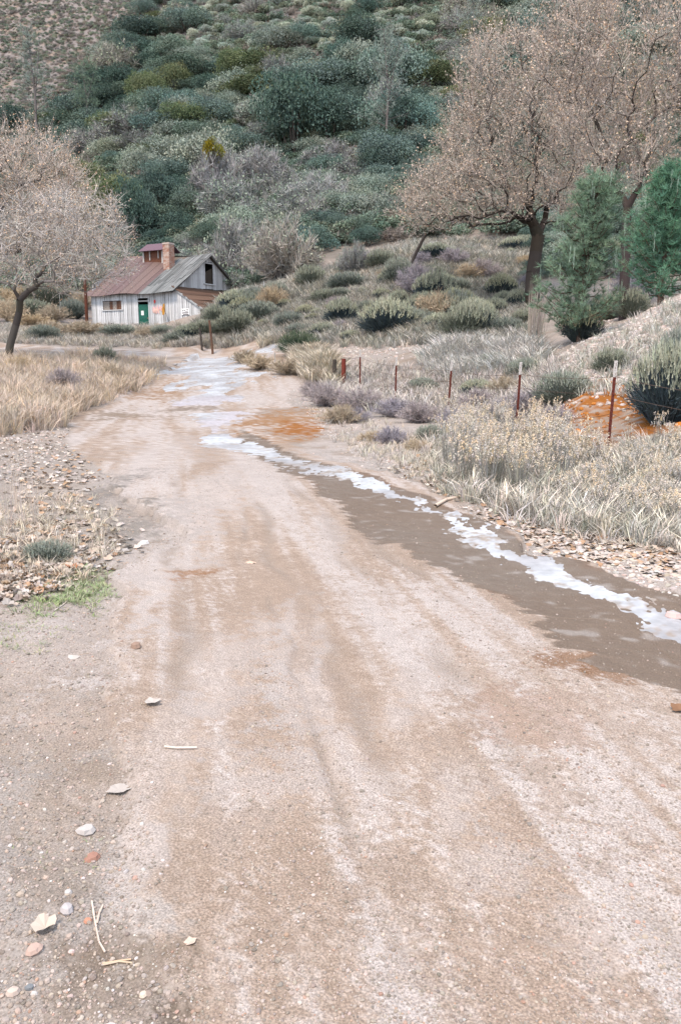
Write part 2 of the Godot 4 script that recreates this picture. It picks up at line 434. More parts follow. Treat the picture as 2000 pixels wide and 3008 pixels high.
# ------------------------------------------------------------------ grid of ground, split into track, wet strip and the rest
func grid(x0: float, x1: float, d0: float, d1: float, step: float, hole: Rect2, sink: float, out: Array) -> void:
	var nx := int(round((x1 - x0) / step))
	var nd := int(round((d1 - d0) / step))
	var w := nx + 1
	var pos := PackedVector3Array()
	var col := PackedColorArray()
	var kind := PackedInt32Array()
	var inner := hole.grow(-step * 1.01)
	for j in nd + 1:
		for i in nx + 1:
			var x := x0 + i * step
			var d := d0 + j * step
			if hole.has_area() and inner.grow(-step * 2.0).has_point(Vector2(x, d)):
				pos.append(Vector3(x, 0, -d)); col.append(Color.BLACK); kind.append(0)
				continue
			var h := ground(x, -d)
			if hole.has_area() and hole.grow(-0.001).has_point(Vector2(x, d)): h -= sink
			pos.append(Vector3(x, h, -d))
			col.append(earth(x, d, 0.0))
			kind.append(2 if wet_at(x, d) > 0.0 else (1 if road_at(x, d) > 0.0 and x > -40.0 else 0))
	var nor := PackedVector3Array()
	nor.resize(pos.size())
	for j in nd + 1:
		for i in nx + 1:
			var l := pos[j * w + maxi(i - 1, 0)]
			var r := pos[j * w + mini(i + 1, nx)]
			var n := pos[maxi(j - 1, 0) * w + i]
			var f := pos[mini(j + 1, nd) * w + i]
			nor[j * w + i] = (r - l).cross(f - n).normalized()
	var idx := [PackedInt32Array(), PackedInt32Array(), PackedInt32Array()]
	for j in nd:
		for i in nx:
			if hole.has_area() and inner.has_point(Vector2(x0 + i * step, d0 + j * step)) and inner.has_point(Vector2(x0 + (i + 1) * step, d0 + (j + 1) * step)): continue
			var a := j * w + i
			var k: int = kind[a]
			if k != kind[a + 1] or k != kind[a + w] or k != kind[a + w + 1]: k = mini(mini(k, kind[a + 1]), mini(kind[a + w], kind[a + w + 1]))
			var t: PackedInt32Array = idx[k]
			t.append(a); t.append(a + w); t.append(a + 1)
			t.append(a + 1); t.append(a + w); t.append(a + w + 1)
			idx[k] = t
	for k in 3:
		if idx[k].is_empty(): continue
		var remap := PackedInt32Array()
		remap.resize(pos.size())
		remap.fill(-1)
		var m: MB = out[k]
		var src: PackedInt32Array = idx[k]
		for s in src:
			if remap[s] < 0:
				remap[s] = m.v.size()
				m.v.append(pos[s]); m.n.append(nor[s]); m.c.append(col[s])
			m.i.append(remap[s])

# ------------------------------------------------------------------ materials
func noise_tex(freq: float, lo: float, hi: float, seed_: int, size := 512, normal := false, bump := 4.0, fractal := 4) -> NoiseTexture2D:
	var f := FastNoiseLite.new()
	f.seed = seed_
	f.noise_type = FastNoiseLite.TYPE_SIMPLEX_SMOOTH
	f.frequency = freq
	f.fractal_octaves = fractal
	var t := NoiseTexture2D.new()
	t.width = size; t.height = size
	t.seamless = true
	t.noise = f
	if normal:
		t.as_normal_map = true
		t.bump_strength = bump
	else:
		var r := Gradient.new()
		r.set_color(0, Color(lo, lo, lo)); r.set_color(1, Color(hi, hi, hi))
		t.color_ramp = r
	return t

func std(rough: float, col := Color.WHITE, vertex := true, spec := 0.3) -> StandardMaterial3D:
	var m := StandardMaterial3D.new()
	m.albedo_color = col
	m.roughness = rough
	m.metallic_specular = spec
	m.vertex_color_use_as_albedo = vertex
	return m

func grain(m: StandardMaterial3D, tex: Texture2D, nrm: Texture2D, scale: Vector3, world: bool, strength := 1.0) -> StandardMaterial3D:
	m.albedo_texture = tex
	if nrm:
		m.normal_enabled = true
		m.normal_texture = nrm
		m.normal_scale = strength
	m.uv1_triplanar = true
	m.uv1_world_triplanar = world
	m.uv1_scale = scale
	return m

func build_materials() -> void:
	var fine := noise_tex(0.11, 0.62, 1.0, 11, 1024, false, 4.0, 5)
	var finen := noise_tex(0.15, 0, 1, 12, 1024, true, 5.0, 4)
	var wood := noise_tex(0.03, 0.66, 1.0, 13, 256)
	mats.dry = grain(std(0.95, Color.WHITE, true, 0.2), fine, finen, Vector3(0.73, 0.73, 0.73), true, 0.65)
	mats.wet = grain(std(0.6, Color.WHITE, true, 0.4), fine, finen, Vector3(0.73, 0.73, 0.73), true, 0.5)
	mats.ice = grain(std(0.45, Color.WHITE, true, 0.5), noise_tex(0.02, 0.8, 1.0, 17, 256), noise_tex(0.02, 0, 1, 18, 256, true, 3.0), Vector3(1.2, 1.2, 1.2), true, 0.5)
	mats.plant = std(0.9, Color.WHITE, true, 0.15)
	mats.plant.backlight_enabled = true
	mats.plant.backlight = Color(0.35, 0.35, 0.3)
	mats.bark = std(0.95, Color.WHITE, true, 0.15)
	mats.stone = std(0.92, Color.WHITE, true, 0.2)
	mats.board = grain(std(0.9, Color.WHITE, true, 0.2), wood, null, Vector3(9, 0.2, 9), false)
	mats.plain = std(0.85, Color.WHITE, true, 0.25)
	mats.rough_metal = grain(std(0.7, Color.WHITE, true, 0.4), noise_tex(0.03, 0.5, 1.0, 15, 256), null, Vector3(1.5, 1.5, 1.5), false)
	mats.post = grain(std(0.75, Color.WHITE, true, 0.35), noise_tex(0.05, 0.5, 1.0, 16, 256), null, Vector3(6, 3, 6), false)

# ------------------------------------------------------------------ plants
# a tree grown towards points spread through its crown: limbs join at the nearest wood already there
func grow(trunk: Array, first: int, blobs: Array, r0: float, wood_col: Color, twig_col: Color, o: Dictionary) -> Array:
	var P := PackedVector3Array()
	var par := PackedInt32Array()
	var far := PackedFloat32Array()
	for k in trunk.size():
		P.append(trunk[k]); par.append(k - 1)
		far.append(0.0 if k == 0 else far[k - 1] + P[k].distance_to(P[k - 1]))
	var top: Vector3 = trunk[trunk.size() - 1]
	var goals := []
	for b in blobs:
		for q in int(b[2]):
			var e := ball()
			e = e.normalized() * pow(e.length(), 0.6)
			var goal := Vector3(b[0]) + e * Vector3(b[1])
			if goal.y < top.y + 0.7 - 0.25 * Vector2(goal.x - top.x, goal.z - top.z).length() * float(o.get("droop", 0.3)): continue
			goals.append(goal)
	goals.sort_custom(func(a, b): return a.distance_squared_to(top) < b.distance_squared_to(top))
	for g in goals:
		var best := 1e9
		var k := first
		for q in range(first, P.size()):
			var cst := P[q].distance_to(g) + 0.22 * far[q]
			if cst < best:
				best = cst; k = q
		var s := P[k]
		var dist := s.distance_to(g)
		var back := (s - P[par[k]]).normalized() if par[k] >= 0 else Vector3.UP
		var ctl := s.lerp(g, 0.5) + back * dist * 0.26 + unit() * dist * 0.07
		var segs := clampi(int(ceil(dist / float(o.get("seg", 0.6)))), 1, 7)
		var prev := k
		for q in segs:
			var t := (q + 1.0) / segs
			var p := s.lerp(ctl, t).lerp(ctl.lerp(g, t), t)
			P.append(p); par.append(prev); far.append(far[prev] + p.distance_to(P[prev]))
			prev = P.size() - 1
	var load_ := PackedFloat32Array()
	load_.resize(P.size())
	var leafy := PackedByteArray()
	leafy.resize(P.size())
	for k in range(P.size() - 1, 0, -1):
		if load_[k] == 0.0:
			load_[k] = 1.0
		load_[par[k]] += load_[k]
	var r := PackedFloat32Array()
	r.resize(P.size())
	var most := load_[0]
	for k in P.size():
		r[k] = maxf(r0 * pow(load_[k] / most, 0.6), float(o.get("rmin", 0.006)))
	for k in trunk.size():
		r[k] = maxf(r[k], r0 * (1.25 - 0.45 * k / trunk.size()))
	var wood := MB.new()
	var twigs := MB.new()
	var leaves := MB.new()
	var lcols: Array = o.leaf_cols
	for k in range(1, P.size()):
		var a := P[par[k]]
		var b := P[k]
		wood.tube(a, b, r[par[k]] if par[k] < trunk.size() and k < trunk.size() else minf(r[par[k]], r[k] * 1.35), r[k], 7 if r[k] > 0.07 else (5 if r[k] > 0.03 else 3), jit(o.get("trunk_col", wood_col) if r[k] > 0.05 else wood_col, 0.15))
		if load_[k] > float(o.get("bare_load", 9.0)): continue
		var dir := (b - a).normalized()
		for q in int(o.twigs):
			var td: Vector3 = (dir * 0.7 + unit() * 0.9 + Vector3.UP * float(o.get("lift", 0.3))).normalized()
			var L := rnd(0.35, 1.0) * float(o.twig_len)
			var p := a.lerp(b, rng.randf())
			var side := td.cross(unit()).normalized() * float(o.get("twig_w", 0.006))
			var mid := p + td * L * 0.55
			var tip := p + td * L + (unit() * 0.22 + Vector3.UP * 0.1) * L
			var tc := jit(twig_col, 0.2)
			twigs.quad(p - side, mid - side * 0.7, mid + side * 0.7, p + side, tc)
			twigs.tri(mid - side * 0.7, tip, mid + side * 0.7, tc)
			if rng.randf() < 0.5:
				twigs.blade(mid, mid + (td + unit()).normalized() * L * 0.5, side * 0.6, tc)
			for w in int(o.leaves):
				if rng.randf() > float(o.get("leafy", 1.0)): continue
				var lp := p.lerp(tip, rnd(0.25, 1.05)) + unit() * 0.03
				var la: Vector3 = (unit() + Vector3.DOWN * 0.5).normalized() * rnd(0.7, 1.3) * float(o.leaf)
				var ls := la.cross(unit()).normalized() * float(o.leaf) * rnd(0.3, 0.5)
				leaves.leaf(lp, la, ls, unit() * float(o.leaf) * 0.15, jit(lcols[rng.randi() % lcols.size()], 0.22))
	return [wood, twigs, leaves]

func tree_node(called: String, at_: Vector3, parts: Array, label: String, category: String, group := "", crown := "crown") -> Node3D:
	var t := base(called, at_)
	tag(t, label, category, group)
	part("trunk", parts[0].mesh(mats.bark), t)
	var c := ArrayMesh.new()
	parts[1].add_to(c, mats.bark)
	part("twigs", c, t)
	part(crown, parts[2].mesh(mats.plant), t)
	return t

# a rounded evergreen bush: lobes clothed in leaf clumps over a few stems. Width 2, height about `tall`
func leafy_bush(seed_: int, lobes: int, n: int, size: float, tall: float, cols: Array, loose := 0.25) -> Array:
	rng.seed = seed_
	var m := MB.new()
	var s := MB.new()
	for k in 5:
		var e := Vector3(rnd(-0.5, 0.5), tall * rnd(0.4, 0.75), rnd(-0.5, 0.5))
		s.tube(Vector3(rnd(-0.12, 0.12), -0.1, rnd(-0.12, 0.12)), e * Vector3(0.6, 0.5, 0.6), 0.045, 0.03, 5, Color(0.07, 0.06, 0.052))
		s.tube(e * Vector3(0.6, 0.5, 0.6), e, 0.03, 0.012, 4, Color(0.08, 0.07, 0.06))
	var cs := []
	for k in lobes:
		var w := TAU * (k + rng.randf()) / lobes * 1.9
		var q := sqrt(rng.randf()) * 0.72
		var y := tall * (0.30 + 0.52 * (1.0 - q * q) * rnd(0.75, 1.1))
		cs.append([Vector3(cos(w) * q, y, sin(w) * q), rnd(0.2, 0.4) * minf(1.0, tall), jit(cols[rng.randi() % cols.size()], 0.18)])
	for k in n:
		var b: Array = cs[k % lobes]
		var e := unit()
		if e.y < -0.3 and rng.randf() < 0.7: e.y = -e.y
		var rr: float = b[1] * (1.0 + rnd(-loose, loose * 0.8)) * (1.0 + 0.18 * n1.get_noise_3dv(e * 9.0 + Vector3(b[0]) * 30.0))
		var p: Vector3 = b[0] + e * Vector3(1.15, 0.85, 1.15) * rr
		if p.y < 0.02: continue
		var la := (e * 0.5 + unit()).normalized() * size * rnd(0.6, 1.3)
		var ls := la.cross(unit()).normalized() * size * rnd(0.3, 0.6)
		m.leaf(p, la, ls, e * size * 0.2, jit(b[2], 0.2))
	return [m, s]

# a leafless or nearly leafless bush: fans of fine twigs. Width 2
func twiggy_bush(seed_: int, stems: int, twigs: int, tall: float, col: Color, w: float, leaf_n := 0, leaf_col := Color.WHITE) -> Array:
	rng.seed = seed_
	var m := MB.new()
	var s := MB.new()
	for k in stems:
		var a := rnd(0, TAU)
		var lean := sqrt(rng.randf())
		var e := Vector3(cos(a) * lean, tall * sqrt(maxf(0.12, 1.0 - lean * lean * 0.85)) * rnd(0.75, 1.08), sin(a) * lean)
		var p := Vector3(cos(a), 0, sin(a)) * 0.1
		var bend := Vector3(e.x * 0.28, e.y * 0.5, e.z * 0.28)
		s.tube(p, bend, 0.02, 0.014, 3, jit(col * 0.55, 0.2))
		s.tube(bend, bend.lerp(e, 0.6), 0.014, 0.007, 3, jit(col * 0.7, 0.2))
		for q in twigs:
			var t := rnd(0.35, 1.0)
			var b := p.lerp(bend, t).lerp(bend.lerp(e, t), t)
			var d := ((e - bend).normalized() * 0.55 + unit() * 0.8 + Vector3.UP * 0.3).normalized() * rnd(0.12, 0.32)
			m.blade(b, b + d, d.cross(unit()).normalized() * w, jit(col, 0.22))
		for q in leaf_n:
			var b := e + ball() * 0.22
			var d := unit() * 0.06
			m.leaf(b, d, d.cross(unit()).normalized() * 0.028, Vector3.ZERO, jit(leaf_col, 0.2))
	return [m, s]

# rabbitbrush: a dome of dark upright stems with pale seed heads standing on top. Width 2
func rabbitbrush(seed_: int, n: int, tall: float, body: Color, head: Color, w: float, heads := 1.0) -> Array:
	rng.seed = seed_
	var m := MB.new()
	var s := MB.new()
	for k in n:
		var a := rnd(0, TAU)
		var l := sqrt(rng.randf())
		var foot := Vector3(cos(a), 0, sin(a)) * l * 0.35
		var e := Vector3(cos(a) * l, tall * sqrt(maxf(0.05, 1.0 - l * l * 0.9)) * rnd(0.62, 0.95), sin(a) * l)
		var mid := foot.lerp(e, 0.5) + Vector3(0, tall * 0.08, 0) + unit() * 0.05
		var side := (e - foot).cross(unit()).normalized() * w
		var bc := jit(body, 0.3)
		m.quad(foot - side, mid - side, mid + side, foot + side, bc)
		m.tri(mid - side, e, mid + side, bc)
		for q in 3:
			var b := foot.lerp(e, rnd(0.3, 0.95))
			m.blade(b, b + ((e - foot).normalized() + unit() * 0.7) * rnd(0.1, 0.22), unit() * w * 0.8, jit(body, 0.3))
		if e.y > tall * (0.66 - 0.3 * heads * rng.randf()) and rng.randf() < heads:
			var hc := jit(head, 0.18)
			for q in 6:
				var d := ((e - foot).normalized() * 0.5 + unit() * 0.6 + Vector3.UP * 0.6) * rnd(0.08, 0.2) * tall * 0.7
				s.blade(e - d * 0.3, e + d * 0.7, d.cross(unit()).normalized() * w * 1.2, hc)
	return [m, s]

func grass_tuft(seed_: int, n: int, tall: float, spread: float, w: float, cols: Array) -> ArrayMesh:
	rng.seed = seed_
	var m := MB.new()
	for k in n:
		var a := rnd(0, TAU)
		var foot := Vector3(cos(a), 0, sin(a)) * rng.randf() * spread * 0.35
		var out := Vector3(cos(a + rnd(-1, 1)), 0, sin(a + rnd(-1, 1)))
		var h := tall * rnd(0.45, 1.1)
		var mid := foot + out * spread * rnd(0.05, 0.35) + Vector3(0, h * 0.6, 0)
		var tip := mid + out * spread * rnd(0.1, 0.6) + Vector3(0, h * rnd(0.15, 0.45), 0)
		var side := out.cross(Vector3.UP).rotated(Vector3.UP, rnd(-1, 1)) * w
		var c := jit(cols[rng.randi() % cols.size()], 0.2)
		m.quad(foot - side, mid - side * 0.8, mid + side * 0.8, foot + side, c)
		m.tri(mid - side * 0.8, tip, mid + side * 0.8, c)
	return m.mesh(mats.plant)

# a dry weed: thin straight stems with little clustered heads
func weed(seed_: int, n: int, tall: float, stem: Color, heads: Array, hn: int) -> Array:
	rng.seed = seed_
	var m := MB.new()
	var s := MB.new()
	for k in n:
		var a := rnd(0, TAU)
		var l := rng.randf()
		var foot := Vector3(cos(a), 0, sin(a)) * l * 0.12
		var e := Vector3(cos(a), 0, sin(a)) * l * 0.42 + Vector3(0, tall * rnd(0.6, 1.05), 0)
		var side := (e - foot).cross(unit()).normalized() * 0.006
		var mid := foot.lerp(e, 0.5) + unit() * 0.02
		var sc := jit(stem, 0.25)
		m.quad(foot - side, mid - side, mid + side, foot + side, sc)
		m.tri(mid - side, e, mid + side, sc)
		for q in 5:
			var b := foot.lerp(e, rnd(0.2, 0.95))
			m.blade(b, b + (Vector3.UP * 0.7 + unit()) * rnd(0.04, 0.12), unit() * 0.003, sc)
		var hc := jit(heads[rng.randi() % heads.size()], 0.2)
		for q in hn:
			var b := e + ball() * Vector3(0.035, 0.05, 0.035) - Vector3(0, rng.randf() * 0.10, 0)
			var d := unit() * rnd(0.02, 0.045)
			s.leaf(b, d, d.cross(unit()).normalized() * 0.014, Vector3.ZERO, jit(hc, 0.15))
	return [m, s]

var kinds := {}
func add_kind(key: String, parts: Array, names_: Array, tints: Array) -> void:
	var ms := []
	for k in parts.size():
		ms.append([names_[k], parts[k].mesh(mats.plant)])
	var tm := []
	for t in tints:
		var m: StandardMaterial3D = mats.plant.duplicate()
		m.albedo_color = t
		tm.append(m)
	kinds[key] = [ms, tm]

func plant(key: String, called: String, p: Vector3, radius: float, high: float, label: String, category: String, group: String, sink := 0.0) -> Node3D:
	var t := base(called, p - Vector3(0, sink, 0), rnd(0, TAU))
	tag(t, label, category, group)
	var k: Array = kinds[key]
	var mat: Material = k[1][rng.randi() % k[1].size()]
	var sc := Vector3(radius * rnd(0.9, 1.1), high, radius * rnd(0.9, 1.1))
	for q in k[0]:
		var o := part(q[0], q[1], t, mat if q[0] != "stem" else null)
		o.scale = sc
	return t

func scatter(called: String, m: Mesh, xf: Array, cols: Array, label: String, category: String) -> void:
	var mm := MultiMesh.new()
	mm.transform_format = MultiMesh.TRANSFORM_3D
	mm.use_colors = true
	mm.mesh = m
	mm.instance_count = xf.size()
	for k in xf.size():
		mm.set_instance_transform(k, xf[k])
		mm.set_instance_color(k, cols[k])
	var o := MultiMeshInstance3D.new()
	o.name = numbered(called)
	o.multimesh = mm
	add_child(o)
	tag(o, label, category, "", "stuff")

func inside(px: float, py: float, poly: Array) -> bool:
	var v := PackedVector2Array()
	for q in poly: v.append(Vector2(q[0], q[1]))
	return Geometry2D.is_point_in_polygon(Vector2(px, py), v)

func zone(poly: Array, n: int, seed_: int, keep_off_road := true) -> PackedVector3Array:
	rng.seed = seed_
	var v := PackedVector2Array()
	var lo := Vector2(1e9, 1e9)
	var hi := -lo
	for q in poly:
		var e := Vector2(q[0], q[1])
		v.append(e); lo = lo.min(e); hi = hi.max(e)
	var out := PackedVector3Array()
	var tries := 0
	while out.size() < n and tries < n * 6:
		tries += 1
		var e := Vector2(rnd(lo.x, hi.x), rnd(lo.y, hi.y))
		if not Geometry2D.is_point_in_polygon(e, v): continue
		var p := hit(e.x, e.y)
		p.x += rnd(-0.2, 0.2)
		var dd := -p.z + rnd(-0.4, 0.4) * clampf(-p.z / 10.0, 0.3, 3.0)
		p = Vector3(p.x, ground(p.x, -dd), -dd)
		if keep_off_road and (road_at(p.x, dd) > 0.0 or far_road(p.x, dd) > 0.0): continue
		out.append(p)
	return out

func grass(called: String, poly: Array, n: int, meshes: Array, lo: float, hi: float, tones: Array, label: String, seed_: int) -> void:
	var pts := zone(poly, n, seed_)
	for k in meshes.size():
		var xf := []
		var cs := []
		for q in range(k, pts.size(), meshes.size()):
			var s := rnd(lo, hi) * (1.0 + 0.35 * n2.get_noise_2d(pts[q].x * 1.5, pts[q].z * 1.5))
			xf.append(Transform3D(Basis(Vector3.UP, rnd(0, TAU)).scaled(Vector3(s * rnd(0.8, 1.4), s, s * rnd(0.8, 1.4))), pts[q] - Vector3(0, 0.02, 0)))
			cs.append(jit(tones[rng.randi() % tones.size()], 0.2))
		scatter(called, meshes[k], xf, cs, label, "grass")

func stone_mesh(seed_: int, rings: int, flat: float) -> ArrayMesh:
	rng.seed = seed_
	var nn := FastNoiseLite.new()
	nn.seed = seed_
	nn.frequency = 0.9
	var m := MB.new()
	var segs := rings * 2
	var pt := func(i: int, j: int) -> Vector3:
		var th := PI * i / rings
		var ph := TAU * (j % segs) / segs
		var e := Vector3(sin(th) * cos(ph), cos(th), sin(th) * sin(ph))
		return e * (1.0 + 0.42 * nn.get_noise_3dv(e * 1.6)) * Vector3(1, flat, 0.8)
	for i in rings:
		for j in segs:
			var a: Vector3 = pt.call(i, j)
			var b: Vector3 = pt.call(i, j + 1)
			var c: Vector3 = pt.call(i + 1, j + 1)
			var d: Vector3 = pt.call(i + 1, j)
			if i > 0: m.facing(a, b, c, a + b + c, Color.WHITE)
			if i < rings - 1: m.facing(a, c, d, a + c + d, Color.WHITE)
	return m.mesh(mats.stone)

# a fallen leaf, curled, lobed
func leaf_mesh(seed_: int, curl: float) -> ArrayMesh:
	rng.seed = seed_
	var m := MB.new()
	var n := 14
	var rim := []
	for k in n:
		var a := TAU * k / n
		var r := (0.42 + 0.13 * absf(cos(a * 2.5 + 0.4))) * rnd(0.85, 1.12)
		var p := Vector3(cos(a) * r * 1.15, 0, sin(a) * r)
		p.y = curl * (p.x * p.x * 0.5 + p.z * p.z * 1.6) + rnd(-0.05, 0.05)
		rim.append(p)
	for k in n:
		m.tri(Vector3(0, -0.02, 0), rim[k], rim[(k + 1) % n], Color.WHITE * rnd(0.85, 1.0))
	m.tube(Vector3(-0.4, 0.0, 0), Vector3(-0.95, 0.08, 0.1), 0.022, 0.015, 3, Color(0.7, 0.6, 0.5))
	return m.mesh(mats.plant)

# ------------------------------------------------------------------ the house. In its own axes x runs right along the front, z towards the viewer
const EAVE_Z := 0.38
func ridge_y(x: float) -> float:
	return 5.34 + 0.05 * sin(x * 0.9) + clampf((-x - 3.0) * 0.075, 0.0, 0.4)
func eave_y(x: float) -> float:
	return 2.36 + 0.06 * sin(x * 1.3 + 1.0)
func roof_pt(x: float, t: float, lift := 0.0) -> Vector3:      # t = 0 at the front eave, 1 at the ridge
	return Vector3(x, lerpf(eave_y(x), ridge_y(x), t) + lift, lerpf(EAVE_Z, -4.35, t))

func build_house() -> void:
	var corner := at(510, 955, 60.0)
	var h := base("abandoned_house", corner, -deg_to_rad(28.0))
	tag(h, "derelict white board house with red and grey roof below the brushy hill", "house")
	rng.seed = 900
	var X := Vector3.RIGHT
	var Y := Vector3.UP
	var Z := Vector3.BACK
	var dark := Color(0.17, 0.14, 0.115)
	# front boards, cut round the window and the door, running on under the lean-to roof
	var x := -7.9
	while x < 2.5:
		var w := rnd(0.15, 0.24)
		var g := rnd(0.012, 0.05)
		var top_l := 2.52 if x < 0.0 else 2.62 - 0.60 * x
		var top_r := 2.52 if x + w < 0.0 else 2.62 - 0.60 * (x + w)
		var c := Color(0.83, 0.85, 0.875) * rnd(0.8, 1.06)
		if rng.randf() < 0.12: c = Color(0.58, 0.59, 0.60)
		var cuts := [[-0.75 + rnd(0, 0.05), -1.0]]
		var mid := x + w * 0.5
		var z := rnd(-0.006, 0.012)
		if mid > -6.8 and mid < -4.85:
			if mid > -6.4 and mid < -5.7 and rng.randf() < 0.5: cuts = [[0.25, 1.2], [1.9, -1.0]]
			else: cuts = [[-0.75, 1.22], [1.9, -1.0]]
		elif mid > -3.3 and mid < -2.22:
			cuts = [[2.0, -1.0]]
		for q in cuts:
			var tl: float = top_l if q[1] < 0.0 else q[1]
			var tr: float = top_r if q[1] < 0.0 else q[1]
			if tl <= q[0] + 0.05: continue
			var m := MB.new()
			m.slab(Vector3(0, 0, z), X, Y, Z * 0.026, PackedVector2Array([Vector2(x, q[0]), Vector2(x + w - g, q[0]), Vector2(x + w - g, maxf(tr, q[0] + 0.03)), Vector2(x + rnd(-0.004, 0.004), maxf(tl, q[0] + 0.03))]), c)
			part("board", m.mesh(mats.board), h)
		# narrow batten over some of the joints
		if rng.randf() < 0.55 and cuts.size() == 1 and cuts[0][0] < 0.0 and x < 2.2:
			var b := MB.new()
			b.slab(Vector3(0, 0, 0.04), X, Y, Z * 0.016, PackedVector2Array([Vector2(x - 0.03, -0.7), Vector2(x + 0.015, -0.7), Vector2(x + 0.015, top_l - 0.05), Vector2(x - 0.03, top_l - 0.05)]), c * 0.96)
			part("batten", b.mesh(mats.board), h)
		x += w
	# walls behind the boards, and the closed back and left sides
	var wall := MB.new()
	wall.box(Vector3(-7.35, 1.0, -0.09), X * 0.55, Y * 1.5, Z * 0.05, dark); wall.box(Vector3(-4.08, 1.0, -0.09), X * 0.77, Y * 1.5, Z * 0.05, dark)
	wall.box(Vector3(-5.82, 0.22, -0.09), X * 0.97, Y * 0.98, Z * 0.05, dark); wall.box(Vector3(-5.82, 2.2, -0.09), X * 0.97, Y * 0.3, Z * 0.05, dark)
	wall.box(Vector3(-1.1, 1.0, -0.09), X * 1.1, Y * 1.5, Z * 0.05, dark)
	wall.box(Vector3(-7.9, 1.2, -4.2), X * 0.05, Y * 2.0, Z * 4.05, Color(0.5, 0.5, 0.5)); wall.box(Vector3(-3.9, 1.4, -8.3), X * 4.0, Y * 2.2, Z * 0.05, Color(0.4, 0.39, 0.38))
	wall.slab(Vector3(-7.95, 3.1, 0), Vector3.FORWARD, Y, -X * 0.05, PackedVector2Array([Vector2(0.1, 0), Vector2(8.2, 0), Vector2(4.35, 2.3)]), Color(0.5, 0.5, 0.5))
	wall.slab(Vector3(-0.12, 2.45, 0), Vector3.FORWARD, Y, X * 0.05, PackedVector2Array([Vector2(0.1, 0), Vector2(8.2, 0), Vector2(8.2, 0.3), Vector2(5.2, 2.1), Vector2(5.2, 0.55), Vector2(3.7, 0.55), Vector2(3.7, 2.1), Vector2(0.1, 0.12)]), dark)
	wall.slab(Vector3(2.44, -0.8, -0.1), Vector3.FORWARD, Y, X * 0.04, PackedVector2Array([Vector2(0, 0), Vector2(8.1, 0), Vector2(8.1, 1.95), Vector2(0, 1.95)]), Color(0.12, 0.1, 0.085))
	part("wall", wall.mesh(mats.board), h)
	var fl := MB.new()
	fl.box(Vector3(-3.9, 2.45, -4.2), X * 3.9, Y * 0.03, Z * 4.0, dark)
	part("loft_floor", fl.mesh(mats.board), h)
	# the rust-brown boarded window, its sill, the green door with a notice, the dark transom
	var win := part("boarded_window", null, h)
	tag(win, "long low window boarded with rusty brown sheets", "")
	win.mesh = _panes(-6.8, -4.85, 1.24, 1.86)
	var sill := MB.new()
	sill.box(Vector3(-5.82, 1.2, 0.06), X * 1.05, Y * 0.03, Z * 0.05, Color(0.72, 0.74, 0.76))
	part("sill", sill.mesh(mats.board), win)
	var door := MB.new()
	door.box(Vector3(-2.76, 0.42, -0.02), X * 0.5, Y * 1.12, Z * 0.025, Color(0.018, 0.17, 0.125))
	for q in [-0.1, 0.75]:
		door.box(Vector3(-2.76, q, 0.012), X * 0.36, Y * 0.28, Z * 0.012, Color(0.02, 0.18, 0.135))
	var dn := part("door", door.mesh(mats.rough_metal), h)
	tag(dn, "faded green plank door with a white notice", "")
	var paper := MB.new()
	paper.box(Vector3(-2.86, 0.93, 0.035), X * 0.12, Y * 0.16, Z * 0.004, Color(0.8, 0.8, 0.79))
	part("notice", paper.mesh(mats.plain), dn)
	var knob := MB.new()
	knob.box(Vector3(-2.36, 0.55, 0.03), X * 0.03, Y * 0.05, Z * 0.03, Color(0.2, 0.17, 0.12))
	part("handle", knob.mesh(mats.plain), dn)
	var fr := MB.new()
	fr.box(Vector3(-3.3, 0.6, 0.03), X * 0.05, Y * 1.4, Z * 0.035, Color(0.7, 0.73, 0.75)); fr.box(Vector3(-2.2, 0.6, 0.03), X * 0.05, Y * 1.4, Z * 0.035, Color(0.7, 0.73, 0.75))
	fr.box(Vector3(-2.75, 1.79, 0.03), X * 0.5, Y * 0.05, Z * 0.03, Color(0.5, 0.5, 0.49))
	part("door_frame", fr.mesh(mats.board), h)
	# red paint sprayed on the boards: a dot and a scrawl
	var red := MB.new()
	var dot := MB.new()
	dot.slab(Vector3(-1.62, 1.72, 0.06), X, Y, Z * 0.002, PackedVector2Array([Vector2(-0.03, -0.16), Vector2(0.03, -0.1), Vector2(0.09, 0.0), Vector2(0.05, 0.13), Vector2(-0.06, 0.12), Vector2(-0.09, 0.02)]), Color(0.62, 0.06, 0.05))
	tag(part("painted_dot", dot.mesh(mats.plain), h), "red paint dot above the red scrawl", "")
	red.box(Vector3(-1.34, 1.13, 0.059), X * 0.44, Y * 0.05, Z * 0.001, Color(0.66, 0.4, 0.38))
	for k in 46:
		var a := rnd(0, TAU)
		var r := sqrt(rng.randf())
		red.box(Vector3(-1.34 + cos(a) * r * 0.48, 1.13 + sin(a) * r * 0.24, 0.06 + k * 0.0004), (X * cos(a) + Y * sin(a)) * rnd(0.06, 0.14), (Y * cos(a) - X * sin(a)) * 0.028, Z * 0.001, Color(0.66, rnd(0.36, 0.5), rnd(0.34, 0.48)))
	tag(part("painted_scrawl", red.mesh(mats.plain), h), "red paint scrawl beside the green door", "")
	# gable boards
	var z := 0.0
